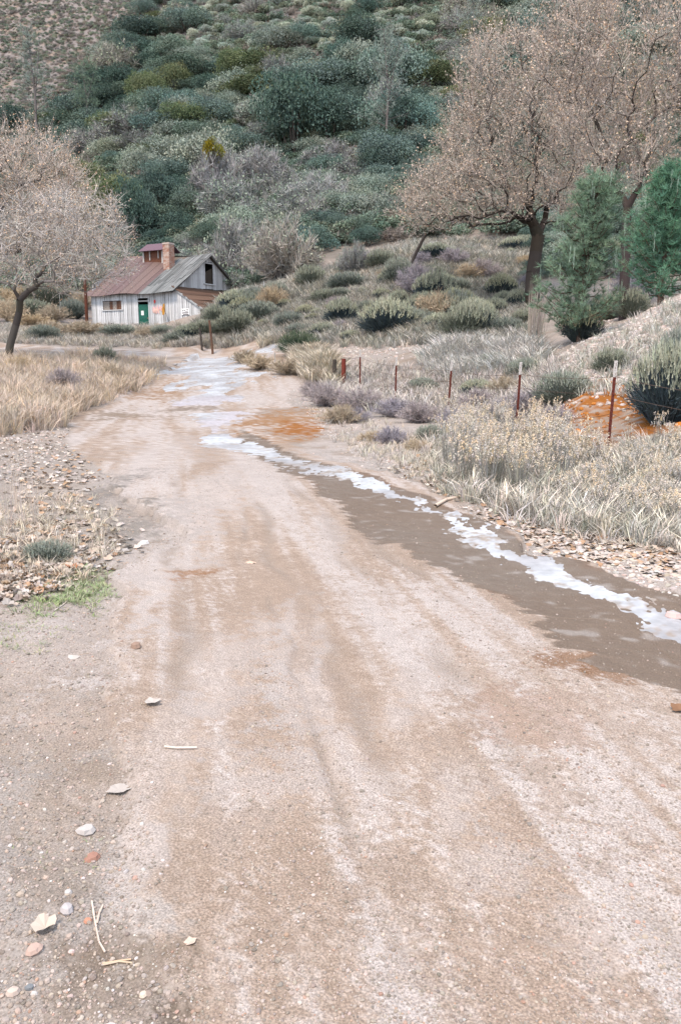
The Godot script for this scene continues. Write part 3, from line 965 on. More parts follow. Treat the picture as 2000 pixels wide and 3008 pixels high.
	while z < 8.15:
		var w := rnd(0.2, 0.34)
		var e := minf(z + w - 0.02, 8.15)
		var r0 := _rake(z) - 0.03
		var r1 := _rake(e) - 0.03
		var c := Color(0.74, 0.745, 0.755) * rnd(0.6, 1.1)
		var mid := (z + e) * 0.5
		var cuts := [[2.72 + rnd(-0.06, 0.03), -1.0]]
		if mid > 3.85 and mid < 4.98: cuts = [[2.72, 3.24], [4.72, -1.0]]
		for q in cuts:
			var m := MB.new()
			var b: float = q[0] + z * 0.03
			m.slab(Vector3(rnd(-0.01, 0.01), 0, 0), Vector3.FORWARD, Y, X * 0.026, PackedVector2Array([Vector2(z, b), Vector2(e, b), Vector2(e, maxf(b + 0.03, r1 if q[1] < 0 else q[1])), Vector2(z, maxf(b + 0.03, r0 if q[1] < 0 else q[1]))]), c)
			part("gable_board", m.mesh(mats.board), h)
		z += w
	var gw := part("attic_window", null, h)
	tag(gw, "open dark attic window with white sill in the gable", "")
	var gf := MB.new()
	for q in [[-3.84, 4.0, 0.05, 0.78], [-4.98, 4.0, 0.05, 0.78]]:
		gf.box(Vector3(0.035, q[1], q[0]), X * 0.03, Y * q[3], Z * q[2], Color(0.66, 0.67, 0.68))
	gf.box(Vector3(0.035, 4.77, -4.4), X * 0.03, Y * 0.04, Z * 0.6, Color(0.66, 0.67, 0.68))
	gw.mesh = gf.mesh(mats.board)
	var gs := MB.new()
	gs.box(Vector3(0.05, 3.2, -4.41), X * 0.06, Y * 0.04, Z * 0.68, Color(0.72, 0.73, 0.74))
	part("sill", gs.mesh(mats.board), gw)
	var scrap := MB.new()
	scrap.slab(Vector3(-0.25, 3.2, -3.9), Vector3.FORWARD, Y, X * 0.03, PackedVector2Array([Vector2(0, 0), Vector2(0.6, 0), Vector2(0.42, 0.2), Vector2(0.3, 0.42), Vector2(0.05, 0.34)]), Color(0.45, 0.1, 0.03))
	part("rusty_scrap", scrap.mesh(mats.rough_metal), gw)
	# barge boards along both rakes
	for s in [0, 1]:
		var bb := MB.new()
		var a := Vector3(0.3, 2.3, 0.42) if s == 0 else Vector3(0.3, 2.75, -8.5)
		var b := Vector3(0.3, 5.36, -4.35)
		var mid := (a + b) * 0.5
		bb.box(mid, X * 0.02, (b - a).cross(X).normalized() * 0.07, (b - a) * 0.5, Color(0.14, 0.135, 0.13))
		part("barge_board", bb.mesh(mats.board), h)
	# roof: red metal sheets to the left, grey weathered planks to the right, a dark deck below, the back slope behind
	var deck := MB.new()
	deck.quad(roof_pt(-8.3, 0, -0.1), roof_pt(-8.3, 1, -0.1), roof_pt(0.28, 1, -0.1), roof_pt(0.28, 0, -0.1), dark)
	deck.quad(Vector3(-8.3, ridge_y(-8.3) - 0.02, -4.35), Vector3(-8.3, 2.95, -8.6), Vector3(0.3, 2.8, -8.6), Vector3(0.3, ridge_y(0.3) - 0.02, -4.35), Color(0.16, 0.15, 0.14))
	part("roof_deck", deck.mesh(mats.board), h)
	x = -8.3
	while x < -2.8:
		var w := minf(0.72, -2.75 - x)
		var m := MB.new()
		var c := Color(0.185, 0.115, 0.115).lerp(Color(0.25, 0.17, 0.15), rng.randf())
		for k in 9:
			var xa := x + w * k / 9.0
			var xb := x + w * (k + 1) / 9.0
			var la := 0.02 if k % 2 else 0.0
			var lb := 0.0 if k % 2 else 0.02
			m.quad(roof_pt(xa, -0.02, la), roof_pt(xa, 1.01, la), roof_pt(xb, 1.01, lb), roof_pt(xb, -0.02, lb), c)
		part("red_roof_sheet", m.mesh(mats.rough_metal), h)
		x += w
	x = -2.75
	while x < 0.3:
		var w := rnd(0.2, 0.3)
		var t := -0.03
		while t < 1.0:
			var t2 := minf(t + rnd(0.14, 0.34), 1.01)
			var m := MB.new()
			var lf := rnd(0.0, 0.03)
			var a := roof_pt(x, t, lf + 0.012)
			var b := roof_pt(x, t2 + 0.03, lf)
			var s := roof_pt(x + w - 0.015, t, lf + rnd(0.0, 0.02) + 0.012) - a
			m.slab(a, s.normalized(), (b - a).normalized(), s.cross(b - a).normalized() * 0.022, PackedVector2Array([Vector2(0, rnd(-0.05, 0.02)), Vector2(s.length(), rnd(-0.05, 0.02)), Vector2(s.length(), a.distance_to(b)), Vector2(0, a.distance_to(b))]), Color(0.215, 0.222, 0.222) * rnd(0.68, 1.25))
			part("roof_plank", m.mesh(mats.board), h)
			t = t2
		x += w
	# lean-to against the gable: warped brown boards
	for k in 13:
		var t := k / 13.0
		var m := MB.new()
		var xa := lerpf(0.06, 2.7, t)
		var ya := lerpf(2.74, 1.1, t)
		var z0 := rnd(0.02, 0.2)
		var z1 := -8.1 + rnd(-0.2, 1.4)
		var dy := rnd(-0.05, 0.05) - (0.25 if k > 7 and k < 10 else 0.0)
		var sl := Vector3(0.215, -0.13 + rnd(-0.015, 0.015), 0)
		var a := Vector3(xa, ya + rnd(0, 0.03), z0)
		var b := Vector3(xa, ya + dy + 0.4 * t, z1)
		m.slab(a, (b - a).normalized(), sl.normalized(), (b - a).cross(sl).normalized() * -0.03, PackedVector2Array([Vector2(0, 0), Vector2(a.distance_to(b), 0), Vector2(a.distance_to(b), sl.length()), Vector2(0, sl.length())]), Color(0.155, 0.098, 0.072) * rnd(0.7, 1.3))
		part("lean_to_board", m.mesh(mats.board), h)
	var trim := MB.new()
	trim.box(Vector3(1.3, 1.93, 0.08), Vector3(1.38, -0.83, 0), Vector3(0.03, 0.05, 0), Z * 0.05, Color(0.45, 0.47, 0.48))
	part("lean_to_trim", trim.mesh(mats.board), h)
	# cupola: rusty sheets between white posts under a red roof
	var cu := MB.new()
	var cb := Vector3(-4.72, 0, -4.35)
	cu.box(Vector3(cb.x, 5.2, cb.z), X * 0.93, Y * 0.68, Z * 0.75, Color(0.19, 0.068, 0.032))
	cu.slab(Vector3(cb.x - 0.93, 5.88, cb.z), Z, Y, X * 1.86, PackedVector2Array([Vector2(-0.75, 0), Vector2(0.75, 0), Vector2(0, 0.5)]), Color(0.1, 0.05, 0.03))
	var cup := part("cupola", cu.mesh(mats.rough_metal), h)
	tag(cup, "rusty roof cupola with white posts and purple red roof", "")
	for q in [[-0.95, 0.06, 0.7], [0.95, 0.06, 0.7], [-0.3, 0.035, 0.36], [0.55, 0.03, 0.3]]:
		var m := MB.new()
		m.box(Vector3(cb.x + q[0], 5.88 - q[2], cb.z + 0.79), X * q[1], Y * q[2], Z * 0.03, Color(0.62, 0.6, 0.58))
		part("post", m.mesh(mats.board), cup)
	var rail := MB.new()
	rail.box(Vector3(cb.x, 4.78, cb.z + 0.8), X * 1.0, Y * 0.05, Z * 0.03, Color(0.6, 0.56, 0.53))
	part("rail", rail.mesh(mats.board), cup)
	for s in [-1.0, 1.0]:
		var m := MB.new()
		var a := Vector3(cb.x - 1.2, 6.47, cb.z)
		var b := Vector3(cb.x - 1.2, 5.82, cb.z + s * 1.12)
		m.slab(a, X, (b - a).normalized(), Vector3(0, 0.86 * 0.04, s * 0.5 * 0.04), PackedVector2Array([Vector2(0, 0), Vector2(2.42, 0), Vector2(2.42, a.distance_to(b)), Vector2(0, a.distance_to(b))]), Color(0.19, 0.105, 0.135))
		part("cupola_roof", m.mesh(mats.rough_metal), cup)
	# brick chimney
	var ch := part("chimney", null, h)
	tag(ch, "weathered brick chimney with pale mortar beside the cupola", "")
	var core := MB.new()
	core.box(Vector3(-2.62, 5.0, -2.95), X * 0.27, Y * 1.16, Z * 0.27, Color(0.40, 0.34, 0.30))
	ch.mesh = core.mesh(mats.stone)
	var br := MB.new()
	for row in 28:
		var y := 3.92 + row * 0.08
		for k in 3:
			for s in 4:
				var o := (k - 1.0) * 0.195 + (0.03 if row % 2 else -0.03)
				var c := Color(0.30, 0.15, 0.105).lerp(Color(0.46, 0.37, 0.32), rng.randf() * (1.0 if s == 0 else 0.6))
				var out := 0.28 + rnd(-0.006, 0.008)
				var p: Vector3 = [Vector3(o, 0, out), Vector3(out, 0, o), Vector3(o, 0, -out), Vector3(-out, 0, o)][s]
				br.box(Vector3(-2.62, y, -2.95) + p, (X if s % 2 == 0 else Z) * 0.09, Y * 0.034, (Z if s % 2 == 0 else X) * 0.02, c)
	tag(part("brickwork", br.mesh(mats.stone), ch), "", "", "", "stuff")
	var cap := MB.new()
	cap.box(Vector3(-2.62, 6.2, -2.95), X * 0.33, Y * 0.05, Z * 0.33, Color(0.42, 0.35, 0.31)); cap.box(Vector3(-2.62, 6.27, -2.95), X * 0.25, Y * 0.03, Z * 0.25, Color(0.12, 0.1, 0.09))
	part("cap", cap.mesh(mats.stone), ch)

	# things standing against the house
	var to_world := func(p: Vector3) -> Vector3: return h.transform * p
	var foot := func(p: Vector3) -> Vector3:
		var w: Vector3 = h.transform * p
		return Vector3(w.x, ground(w.x, w.z), w.z)
	var sg := base("notice_board", h.transform * Vector3(1.2, 0.72, 0.07), h.rotation.y)
	tag(sg, "small white notice board with dark lines on the lean-to wall", "sign")
	var bd := MB.new()
	bd.box(Vector3(0, 0.2, 0), X * 0.36, Y * 0.22, Z * 0.015, Color(0.78, 0.79, 0.8))
	part("panel", bd.mesh(mats.plain), sg)
	var ln := MB.new()
	for q in [[0.0, 0.12, 0.3, 0.035], [0.05, 0.01, 0.26, 0.022], [0.12, 0.22, 0.16, 0.018], [-0.22, 0.27, 0.05, 0.04], [-0.06, 0.3, 0.05, 0.035], [0.2, 0.33, 0.08, 0.03]]:
		ln.box(Vector3(q[0], q[1], 0.018), X * q[2], Y * q[3], Z * 0.003, Color(0.06, 0.05, 0.055))
	part("lettering", ln.mesh(mats.plain), sg)
	var yl := base("yellow_board", foot.call(Vector3(-0.45, 0, 0.5)), h.rotation.y)
	tag(yl, "weathered yellow board on a stake before the white wall", "board")
	var yb := MB.new()
	yb.slab(Vector3(-0.02, 0.62, 0), X, Y, Z * 0.02, PackedVector2Array([Vector2(-0.08, 0), Vector2(0.1, 0.05), Vector2(0.17, 0.4), Vector2(0.14, 0.85), Vector2(0.02, 0.75), Vector2(-0.12, 0.4)]), Color(0.62, 0.31, 0.06))
	part("panel", yb.mesh(mats.board), yl)
	var ys := MB.new()
	ys.box(Vector3(0, 0.5, -0.03), X * 0.02, Y * 0.62, Z * 0.02, Color(0.3, 0.27, 0.25))
	part("stake", ys.mesh(mats.board), yl)
	for q in [[Vector3(-1.05, 0, 1.2), Vector3(-0.03, 1.75, 0.0), 0.035, "thin white post in the brush before the house", "white_post"], [Vector3(0.45, 0, 0.4), Vector3(0.2, 1.35, 0.15), 0.04, "white stick leaning on the wall by the yellow board", "leaning_stick"], [Vector3(0.3, 0, 0.7), Vector3(-0.75, 1.5, 0.0), 0.015, "thin dark pole leaning by the yellow board", "leaning_pole"]]:
		var p: Vector3 = foot.call(q[0])
		var m := MB.new()
		var col := Color(0.72, 0.74, 0.75) if q[2] > 0.02 else Color(0.12, 0.11, 0.1)
		m.tube(Vector3(0, -0.15, 0), q[1], q[2], q[2] * 0.85, 6, col)
		m.tube(q[1], Vector3(q[1]) + Vector3(0, 0.002, 0), q[2] * 0.85, 0.001, 6, col)
		var o := part(q[4], m.mesh(mats.board), self)
		o.position = p
		o.rotation.y = h.rotation.y
		tag(o, q[3], "post")

func _rake(z: float) -> float:
	return lerpf(2.56, 5.3, z / 4.35) if z < 4.35 else lerpf(5.3, 3.0, (z - 4.35) / 3.85)

func _panes(x0: float, x1: float, y0: float, y1: float) -> ArrayMesh:
	var m := MB.new()
	var x := x0
	while x < x1:
		var w := minf(rnd(0.16, 0.4), x1 - x)
		var c := Color(0.16, 0.07, 0.04).lerp(Color(0.34, 0.2, 0.14), rng.randf())
		if rng.randf() < 0.25: c = Color(0.42, 0.37, 0.33)
		m.box(Vector3(x + w * 0.5, (y0 + y1) * 0.5, -0.03 + rnd(-0.01, 0.01)), Vector3.RIGHT * (w * 0.5 - 0.004), Vector3.UP * (y1 - y0) * 0.5, Vector3.BACK * 0.01, c)
		x += w
	return m.mesh(mats.rough_metal)

# ------------------------------------------------------------------ fence and posts
func t_post() -> Array:
	var s := MB.new()
	var t := MB.new()
	rng.seed = 77
	var c := Color(0.20, 0.05, 0.034)
	s.box(Vector3(0, 0.42, 0), Vector3(0.025, 0, 0), Vector3(0, 0.72, 0), Vector3(0, 0, 0.005), c)
	s.box(Vector3(0, 0.42, -0.02), Vector3(0.005, 0, 0), Vector3(0, 0.72, 0), Vector3(0, 0, 0.015), c * 0.9)
	for k in 14:
		s.box(Vector3(0, 0.05 + k * 0.08, 0.008), Vector3(0.006, 0, 0), Vector3(0, 0.012, 0), Vector3(0, 0, 0.005), c)
	t.box(Vector3(0, 1.26, 0), Vector3(0.028, 0, 0), Vector3(0, 0.13, 0), Vector3(0, 0, 0.007), Color(0.84, 0.80, 0.76))
	t.box(Vector3(0, 1.26, -0.019), Vector3(0.006, 0, 0), Vector3(0, 0.13, 0), Vector3(0, 0, 0.015), Color(0.6, 0.56, 0.52))
	for q in [[0.008, 1.18], [-0.01, 1.27], [0.0, 1.33]]:
		t.box(Vector3(q[0], q[1], 0.006), Vector3(0.004, 0, 0), Vector3(0, 0.02, 0), Vector3(0, 0, 0.002), Color(0.2, 0.08, 0.05))
	return [s.mesh(mats.post), t.mesh(mats.post)]

func build_fence() -> void:
	var ps := t_post()
	var spots_ := [[1057, 1150, 28.5, "red steel fence post nearest the wooden gate posts", 0.0], [1160, 1195, 24.3, "white tipped steel fence post by the orange dirt, second from the gate posts", 0.02], [1315, 1228, 20.5, "white tipped red steel post leaning slightly right between grey brush", 0.05], [1515, 1270, 16.9, "white tipped red steel post rising from pale flowering weeds", 0.03], [1783, 1345, 12.9, "white tipped steel post beside the bright orange dirt and icy debris", 0.03], [2330, 1560, 8.6, "white tipped steel post at the end of the weedy verge", 0.0]]
	var tops := []
	for q in spots_:
		var p := at(q[0], q[1], q[2])
		p.y = ground(p.x, p.z)
		var o := base("fence_post", p, 0.25)
		o.rotation.z = -q[4]
		tag(o, q[3], "fence post", "steel posts of the wire fence")
		part("shaft", ps[0], o)
		tag(part("painted_tip", ps[1], o), "white painted tip", "")
		tops.append(o)
	var words := ["lowest", "second lowest", "third", "topmost"]
	var gate := at(1008, 1145, 30.0)
	gate.y = ground(gate.x, gate.z)
	for s in 4:
		rng.seed = 300 + s
		var m := MB.new()
		var hts: float = [0.25, 0.55, 0.86, 1.14][s]
		var pts := [gate + Vector3(0, hts * 0.9, 0)]
		for o in tops: pts.append(o.transform * Vector3(0, hts, 0.014))
		for k in pts.size() - 1:
			var a: Vector3 = pts[k]
			var b: Vector3 = pts[k + 1]
			var sag := rnd(0.03, 0.09) if s != 1 else rnd(0.1, 0.2)
			var prev := a
			for e in 12:
				var t := (e + 1) / 12.0
				var p := a.lerp(b, t) - Vector3(0, sag * 4.0 * t * (1.0 - t), 0)
				m.tube(prev, p, 0.0032, 0.0032, 4, Color(0.10, 0.07, 0.055))
				for z in 2:
					var bp := prev.lerp(p, z * 0.5 + 0.2)
					var dd := unit() * 0.028
					m.tube(bp - dd, bp + dd, 0.002, 0.002, 3, Color(0.1, 0.075, 0.06))
				prev = p
		tag(part("barbed_wire", m.mesh(mats.plain), self), words[s] + " rusty barbed wire strand of the steel post fence", "wire")

func pole(called: String, p: Vector3, top: Vector3, r: float, col: Color, label: String, category: String, group := "", square := false) -> void:
	var m := MB.new()
	var dir := top - p
	var sides := 4 if square else 9
	var prev := Vector3(0, -0.25, 0)
	var pr := r * 1.05
	for k in 6:
		var t := (k + 1) / 6.0
		var e := dir * t + Vector3(rnd(-1, 1), 0, rnd(-1, 1)) * r * 0.12
		var er := r * lerpf(1.05, 0.9, t)
		m.tube(prev, e, pr, er, sides, jit(col, 0.12))
		prev = e; pr = er
	m.tube(prev, prev + Vector3(0, r * 0.15, 0), pr, 0.002, sides, col * 1.2)
	var o := part(called, m.mesh(mats.post), self)
	o.position = p
	tag(o, label, category, group)

# ------------------------------------------------------------------ the scene
func _ready() -> void:
	var cam := Camera3D.new()
	cam.name = "camera"
	cam.position = Vector3(0, EYE, 0)
	cam.rotation.x = -PITCH
	cam.fov = 65.4606
	cam.near = 0.05
	cam.far = 2000.0
	add_child(cam)
	var env := Environment.new()
	env.background_mode = Environment.BG_SKY
	var sm := ProceduralSkyMaterial.new()
	sm.sky_top_color = lin(0.50, 0.57, 0.69)
	sm.sky_horizon_color = lin(0.60, 0.635, 0.70)
	sm.sky_curve = 0.2
	sm.ground_bottom_color = lin(0.3, 0.26, 0.23)
	sm.ground_horizon_color = lin(0.5, 0.47, 0.45)
	var sky := Sky.new()
	sky.sky_material = sm
	env.sky = sky
	env.tonemap_mode = Environment.TONE_MAPPER_LINEAR
	env.tonemap_exposure = 3.1
	env.sdfgi_enabled = true
	env.ssao_enabled = true
	env.ssil_enabled = true
	var we := WorldEnvironment.new()
	we.name = "world"
	we.environment = env
	add_child(we)
	var sun := DirectionalLight3D.new()
	sun.name = "sun"
	sun.light_energy = 0.5
	sun.light_color = Color(1.0, 0.93, 0.86)
	sun.light_angular_distance = 14.0
	sun.shadow_enabled = true
	sun.rotation_degrees = Vector3(-58, -28, 0)
	add_child(sun)

	n1.seed = 5; n1.frequency = 0.22; n1.fractal_octaves = 2
	n2.seed = 8; n2.frequency = 0.13; n2.fractal_octaves = 3
	n3.seed = 21; n3.frequency = 0.055; n3.fractal_octaves = 2
	build_materials()
	build_terrain()
	build_bands()
	build_spots()
	build_ground()
	build_house()
	build_trees()
	build_hillside()
	build_fence()
	build_posts()
	build_brush()
	build_grass()
	build_litter()

func build_ground() -> void:
	var out := [MB.new(), MB.new(), MB.new()]
	var a := Rect2(-1.8, 1.2, 3.6, 3.6)
	var a2 := Rect2(-2.8, 1.2, 5.6, 5.6)
	var b := Rect2(-4.8, 1.2, 9.6, 10.8)
	var c := Rect2(-15.0, 0.0, 30.0, 34.0)
	var d := Rect2(-60.0, -6.0, 120.0, 96.0)
	grid(a.position.x, a.end.x, a.position.y, a.end.y, 0.014, Rect2(), 0.0, out)
	grid(a2.position.x, a2.end.x, a2.position.y, a2.end.y, 0.02, a, 0.03, out)
	grid(b.position.x, b.end.x, b.position.y, b.end.y, 0.03, a2, 0.03, out)
	grid(c.position.x, c.end.x, c.position.y, c.end.y, 0.1, b, 0.05, out)
	grid(d.position.x, d.end.x, d.position.y, d.end.y, 0.4, c, 0.12, out)
	grid(-240.0, 240.0, -40.0, 352.0, 2.0, d, 0.4, out)
	var names_ := ["ground", "dirt_road", "wet_track"]
	for k in 3:
		var o := part(names_[k], out[k].mesh(mats.wet if k == 2 else mats.dry), self)
		tag(o, ["canyon floor and hillside of grey brown earth", "pale rutted dirt track running to the house", "dark wet strip of mud along the track"][k], ["ground", "road", "mud"][k], "", "structure")
	# the frozen trickle: a sheet whose rim dips into the ground
	var ice := MB.new()
	for lim in [[3.5, 12.0, 0.022, -1.0, 6.0], [12.0, 46.0, 0.09, -12.0, 4.0]]:
		var st: float = lim[2]
		var nd := int((lim[1] - lim[0]) / st)
		var nx := int((lim[4] - lim[3]) / st)
		var id := {}
		for j in nd:
			var d0: float = lim[0] + j * st
			var xl := tab(ice_l, d0) - 1.2
			var xr := tab(ice_r, d0) + 1.2
			for i in nx:
				var x0: float = lim[3] + i * st
				if x0 < xl or x0 > xr: continue
				if ice_at(x0 + st * 0.5, d0 + st * 0.5) < -0.9: continue
				var q := []
				for e in [[0, 0], [0, 1], [1, 1], [1, 0]]:
					var key := Vector2i(i + e[0], j + e[1])
					if not id.has(key):
						var x: float = lim[3] + key.x * st
						var dd: float = lim[0] + key.y * st
						var k := ice_at(x, dd)
						var y := ground(x, -dd) + 0.007 * k + 0.001 + 0.004 * n1.get_noise_2d(x * 20.0, dd * 12.0)
						id[key] = ice.v.size()
						ice.v.append(Vector3(x, y, -dd))
						ice.n.append(Vector3(-n1.get_noise_2d(x * 12.0, dd * 8.0) * 0.12, 1, n1.get_noise_2d(x * 12.0 + 40.0, dd * 8.0) * 0.12).normalized())
						var t := clampf(0.5 + n2.get_noise_2d(x * 4.0, dd * 5.0) * 1.5, 0.0, 1.0)
						var mud := clampf((n1.get_noise_2d(x * 7.0 + 5.0, dd * 6.0) + n1.get_noise_2d(x * 50.0, dd * 38.0) * 0.8) * 1.7 - 0.25 + 0.5 * (0.4 - k), 0.0, 0.85)
						var col := Color(0.50, 0.525, 0.56).lerp(Color(0.34, 0.335, 0.35), t)
						if dd > 17.0: col = col.lerp(Color(0.44, 0.40, 0.43), clampf(0.25 + n2.get_noise_2d(x * 1.5 + 30.0, dd) * 2.0, 0.0, 0.8) * smoothstep(31.0, 24.0, dd))
						ice.c.append(col.lerp(BROWN, mud))
					q.append(id[key])
				for e in [0, 1, 2, 0, 2, 3]: ice.i.append(q[e])
	tag(part("ice", ice.mesh(mats.ice), self), "white ice of a frozen trickle along the wet track", "ice", "", "structure")

func rel(list: Array, o: Vector3) -> Array:      # [px, py, distance, radius across (px), radius up (px), depth (m), count] to blobs about o
	var out := []
	for q in list:
		var p := at(q[0], q[1], q[2])
		var k: float = q[2] / F
		out.append([p - o, Vector3(q[3] * k, q[4] * k, q[5]), q[6]])
	return out

func chain(list: Array, o: Vector3) -> Array:
	var out := []
	for q in list: out.append(at(q[0], q[1], q[2]) - o)
	return out

func build_trees() -> void:
	# the big cottonwood on the right
	rng.seed = 41
	var peach := [Color(0.47, 0.375, 0.30), Color(0.44, 0.37, 0.315), Color(0.40, 0.345, 0.30), Color(0.48, 0.41, 0.35), Color(0.37, 0.31, 0.265), Color(0.46, 0.33, 0.23)]
	var o := hit(1566, 905)
	var D := -o.z
	var p: Array = grow(chain([[1566, 912, D], [1560, 860, D], [1563, 800, D], [1572, 740, D], [1580, 690, D]], o), 3,
		rel([[1390, 590, D - 1, 200, 120, 3.2, 240], [1300, 620, D, 120, 100, 2.5, 110], [1520, 440, D, 210, 170, 4.0, 340], [1480, 230, D, 135, 120, 3.0, 190], [1640, 430, D + 1, 150, 190, 3.5, 190], [1600, 620, D - 1.5, 130, 80, 2.5, 110], [1380, 400, D, 70, 90, 2.0, 60]], o),
		0.34, Color(0.055, 0.047, 0.042), Color(0.36, 0.32, 0.285), {"twigs": 8, "twig_len": 1.5, "leaves": 4, "leaf": 0.088, "leaf_cols": peach, "lift": 0.6, "twig_w": 0.009, "leafy": 0.62, "seg": 0.7})
	tree_node("cottonwood_tree", o, p, "broad cottonwood with peach leaves and dark trunk beside the pines", "tree", "cottonwood trees with withered peach leaves", "leaves")
	rng.seed = 42
	o = hit(1838, 800, 24.5)
	D = 33.0
	o = at(1838, 830, D); o.y = ground(o.x, o.z)
	p = grow([Vector3(0, -0.2, 0), at(1836, 720, D) - o, at(1838, 650, D) - o, at(1842, 610, D) - o], 3,
		rel([[1850, 500, D, 110, 110, 1.8, 110], [1760, 350, D + 1.5, 150, 120, 2.5, 120], [1870, 150, D + 1, 260, 180, 3.6, 330], [1980, 380, D, 130, 170, 3.0, 150], [1690, 130, D + 2, 110, 150, 2.5, 110]], o),
		0.17, Color(0.06, 0.052, 0.047), Color(0.345, 0.305, 0.275), {"twigs": 8, "twig_len": 1.35, "leaves": 4, "leaf": 0.085, "leaf_cols": peach, "lift": 0.55, "twig_w": 0.008, "leafy": 0.7, "seg": 0.6})
	tree_node("cottonwood_tree", o, p, "tall cottonwood with peach leaves, fan of dark branches between two pines", "tree", "cottonwood trees with withered peach leaves", "leaves")
	# bare grey tree on the left with a leaning trunk, a leafier one behind it
	rng.seed = 43
	o = hit(22, 1062)
	D = -o.z
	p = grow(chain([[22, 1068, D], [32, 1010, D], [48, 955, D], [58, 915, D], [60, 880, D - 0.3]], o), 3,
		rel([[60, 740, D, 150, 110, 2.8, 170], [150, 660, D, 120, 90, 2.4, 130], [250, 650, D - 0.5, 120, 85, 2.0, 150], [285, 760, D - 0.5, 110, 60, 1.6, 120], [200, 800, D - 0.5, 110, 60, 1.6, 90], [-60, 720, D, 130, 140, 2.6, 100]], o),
		0.14, Color(0.17, 0.158, 0.148), Color(0.44, 0.415, 0.39), {"droop": 3.0, "trunk_col": Color(0.075, 0.067, 0.06), "rmin": 0.011, "twigs": 6, "twig_len": 1.05, "leaves": 2, "leaf": 0.07, "leaf_cols": [Color(0.50, 0.40, 0.32), Color(0.42, 0.355, 0.31), Color(0.52, 0.37, 0.25), Color(0.33, 0.28, 0.24)], "lift": 0.1, "twig_w": 0.009, "leafy": 0.75, "seg": 0.5, "bare_load": 9.0})  # limb colour lightened over the trunk's to paint in light falling on them
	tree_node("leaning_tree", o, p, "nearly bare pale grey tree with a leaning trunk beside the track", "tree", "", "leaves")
	rng.seed = 44
	D = 41.0
	o = at(-70, 1020, D); o.y = ground(o.x, o.z)
	p = grow([Vector3(0, -0.2, 0), at(-66, 940, D) - o, at(-58, 860, D) - o, at(-50, 800, D) - o], 2,
		rel([[60, 520, D, 170, 120, 3.5, 260], [150, 600, D, 120, 110, 3.0, 150], [-60, 600, D, 170, 190, 3.5, 190], [90, 700, D + 0.6, 150, 120, 3.0, 150]], o),
		0.3, Color(0.08, 0.072, 0.066), Color(0.41, 0.365, 0.325), {"twigs": 8, "twig_len": 1.4, "leaves": 3, "leaf": 0.08, "leaf_cols": [Color(0.50, 0.385, 0.30), Color(0.46, 0.375, 0.31), Color(0.41, 0.345, 0.30), Color(0.52, 0.345, 0.225), Color(0.47, 0.41, 0.36)], "lift": 0.5, "twig_w": 0.010, "leafy": 0.7, "seg": 0.7})
	tree_node("cottonwood_tree", o, p, "peach leaved cottonwood crown rising behind the bare leaning tree", "tree", "cottonwood trees with withered peach leaves", "leaves")
	# two soft needled pines
	build_pine(701, at(1705, 905, 28.5), 5.5, 1.75, Color(0.18, 0.26, 0.185), "soft grey green pine left of the other pine, by the dark trunk", 0.4)
	build_pine(702, at(1940, 860, 26.0), 4.2, 1.5, Color(0.115, 0.225, 0.15), "bushy deep green pine at the top of the gravel mound", 0.1)

func build_pine(seed_: int, o: Vector3, tall: float, wide: float, col: Color, label: String, lean: float) -> void:
	rng.seed = seed_
	o.y = ground(o.x, o.z)
	var t := base("pine_tree", o)
	tag(t, label, "tree", "soft needled pines")
	var trunk := MB.new()
	var limbs := MB.new()
	var needles := MB.new()
	var bark := Color(0.11, 0.075, 0.06)
	var axis := func(f: float) -> Vector3: return Vector3(lean * f * f, tall * f, 0)
	for k in 10:
		trunk.tube(axis.call(k / 10.0) - Vector3(0, 0.2 if k == 0 else 0.0, 0), axis.call((k + 1) / 10.0), 0.10 * (1.05 - k / 10.0), 0.10 * (1.05 - (k + 1) / 10.0), 7, bark)
	for k in 170:
		var f := pow(rng.randf(), 0.85) * 0.92 + 0.06
		var a := rnd(0, TAU)
		var L: float = wide * (pow(1.0 - f, 0.45) * 1.0 + 0.1) * rnd(0.55, 1.1)
		var s: Vector3 = axis.call(f)
		var dir := Vector3(cos(a), rnd(0.1, 0.55), sin(a)).normalized()
		var e := s + dir * L
		var mid := s.lerp(e, 0.5) - Vector3(0, 0.1 * L, 0)
		limbs.tube(s, mid, 0.022, 0.015, 4, bark)
		limbs.tube(mid, e + Vector3(0, 0.1 * L, 0), 0.015, 0.006, 3, bark)
		var nt := int(5 + L * 9)
		for q in nt:
			var b := mid.lerp(e + Vector3(0, 0.1 * L, 0), rng.randf()) if q % 3 else s.lerp(mid, rnd(0.3, 1.0))
			b += ball() * 0.2
			var up := (dir * 0.6 + Vector3.UP * 0.9 + unit() * 0.5).normalized()
			var tc := jit(col, 0.25)
			for z in 16:
				var d := (up + unit() * 0.85).normalized() * rnd(0.18, 0.32)
				d.y -= 0.04
				needles.blade(b, b + d, d.cross(unit()).normalized() * 0.007, jit(tc, 0.15))
	for k in 26:     # pale upright new shoots
		var f := rnd(0.15, 0.95)
		var a := rnd(0, TAU)
		var L: float = wide * (pow(1.0 - f, 0.62) + 0.1) * rnd(0.75, 1.05)
		var s: Vector3 = axis.call(f) + Vector3(cos(a) * L, L * 0.35, sin(a) * L)
		for z in 26:
			var b := s + Vector3(0, rnd(0.0, 0.5), 0)
			var d := (Vector3.UP * 1.5 + unit() * 0.5).normalized() * 0.16
			needles.blade(b, b + d, d.cross(unit()).normalized() * 0.005, jit(Color(0.26, 0.34, 0.28), 0.2))
	part("trunk", trunk.mesh(mats.bark), t)
	part("limbs", limbs.mesh(mats.bark), t)
	part("needles", needles.mesh(mats.plant), t)

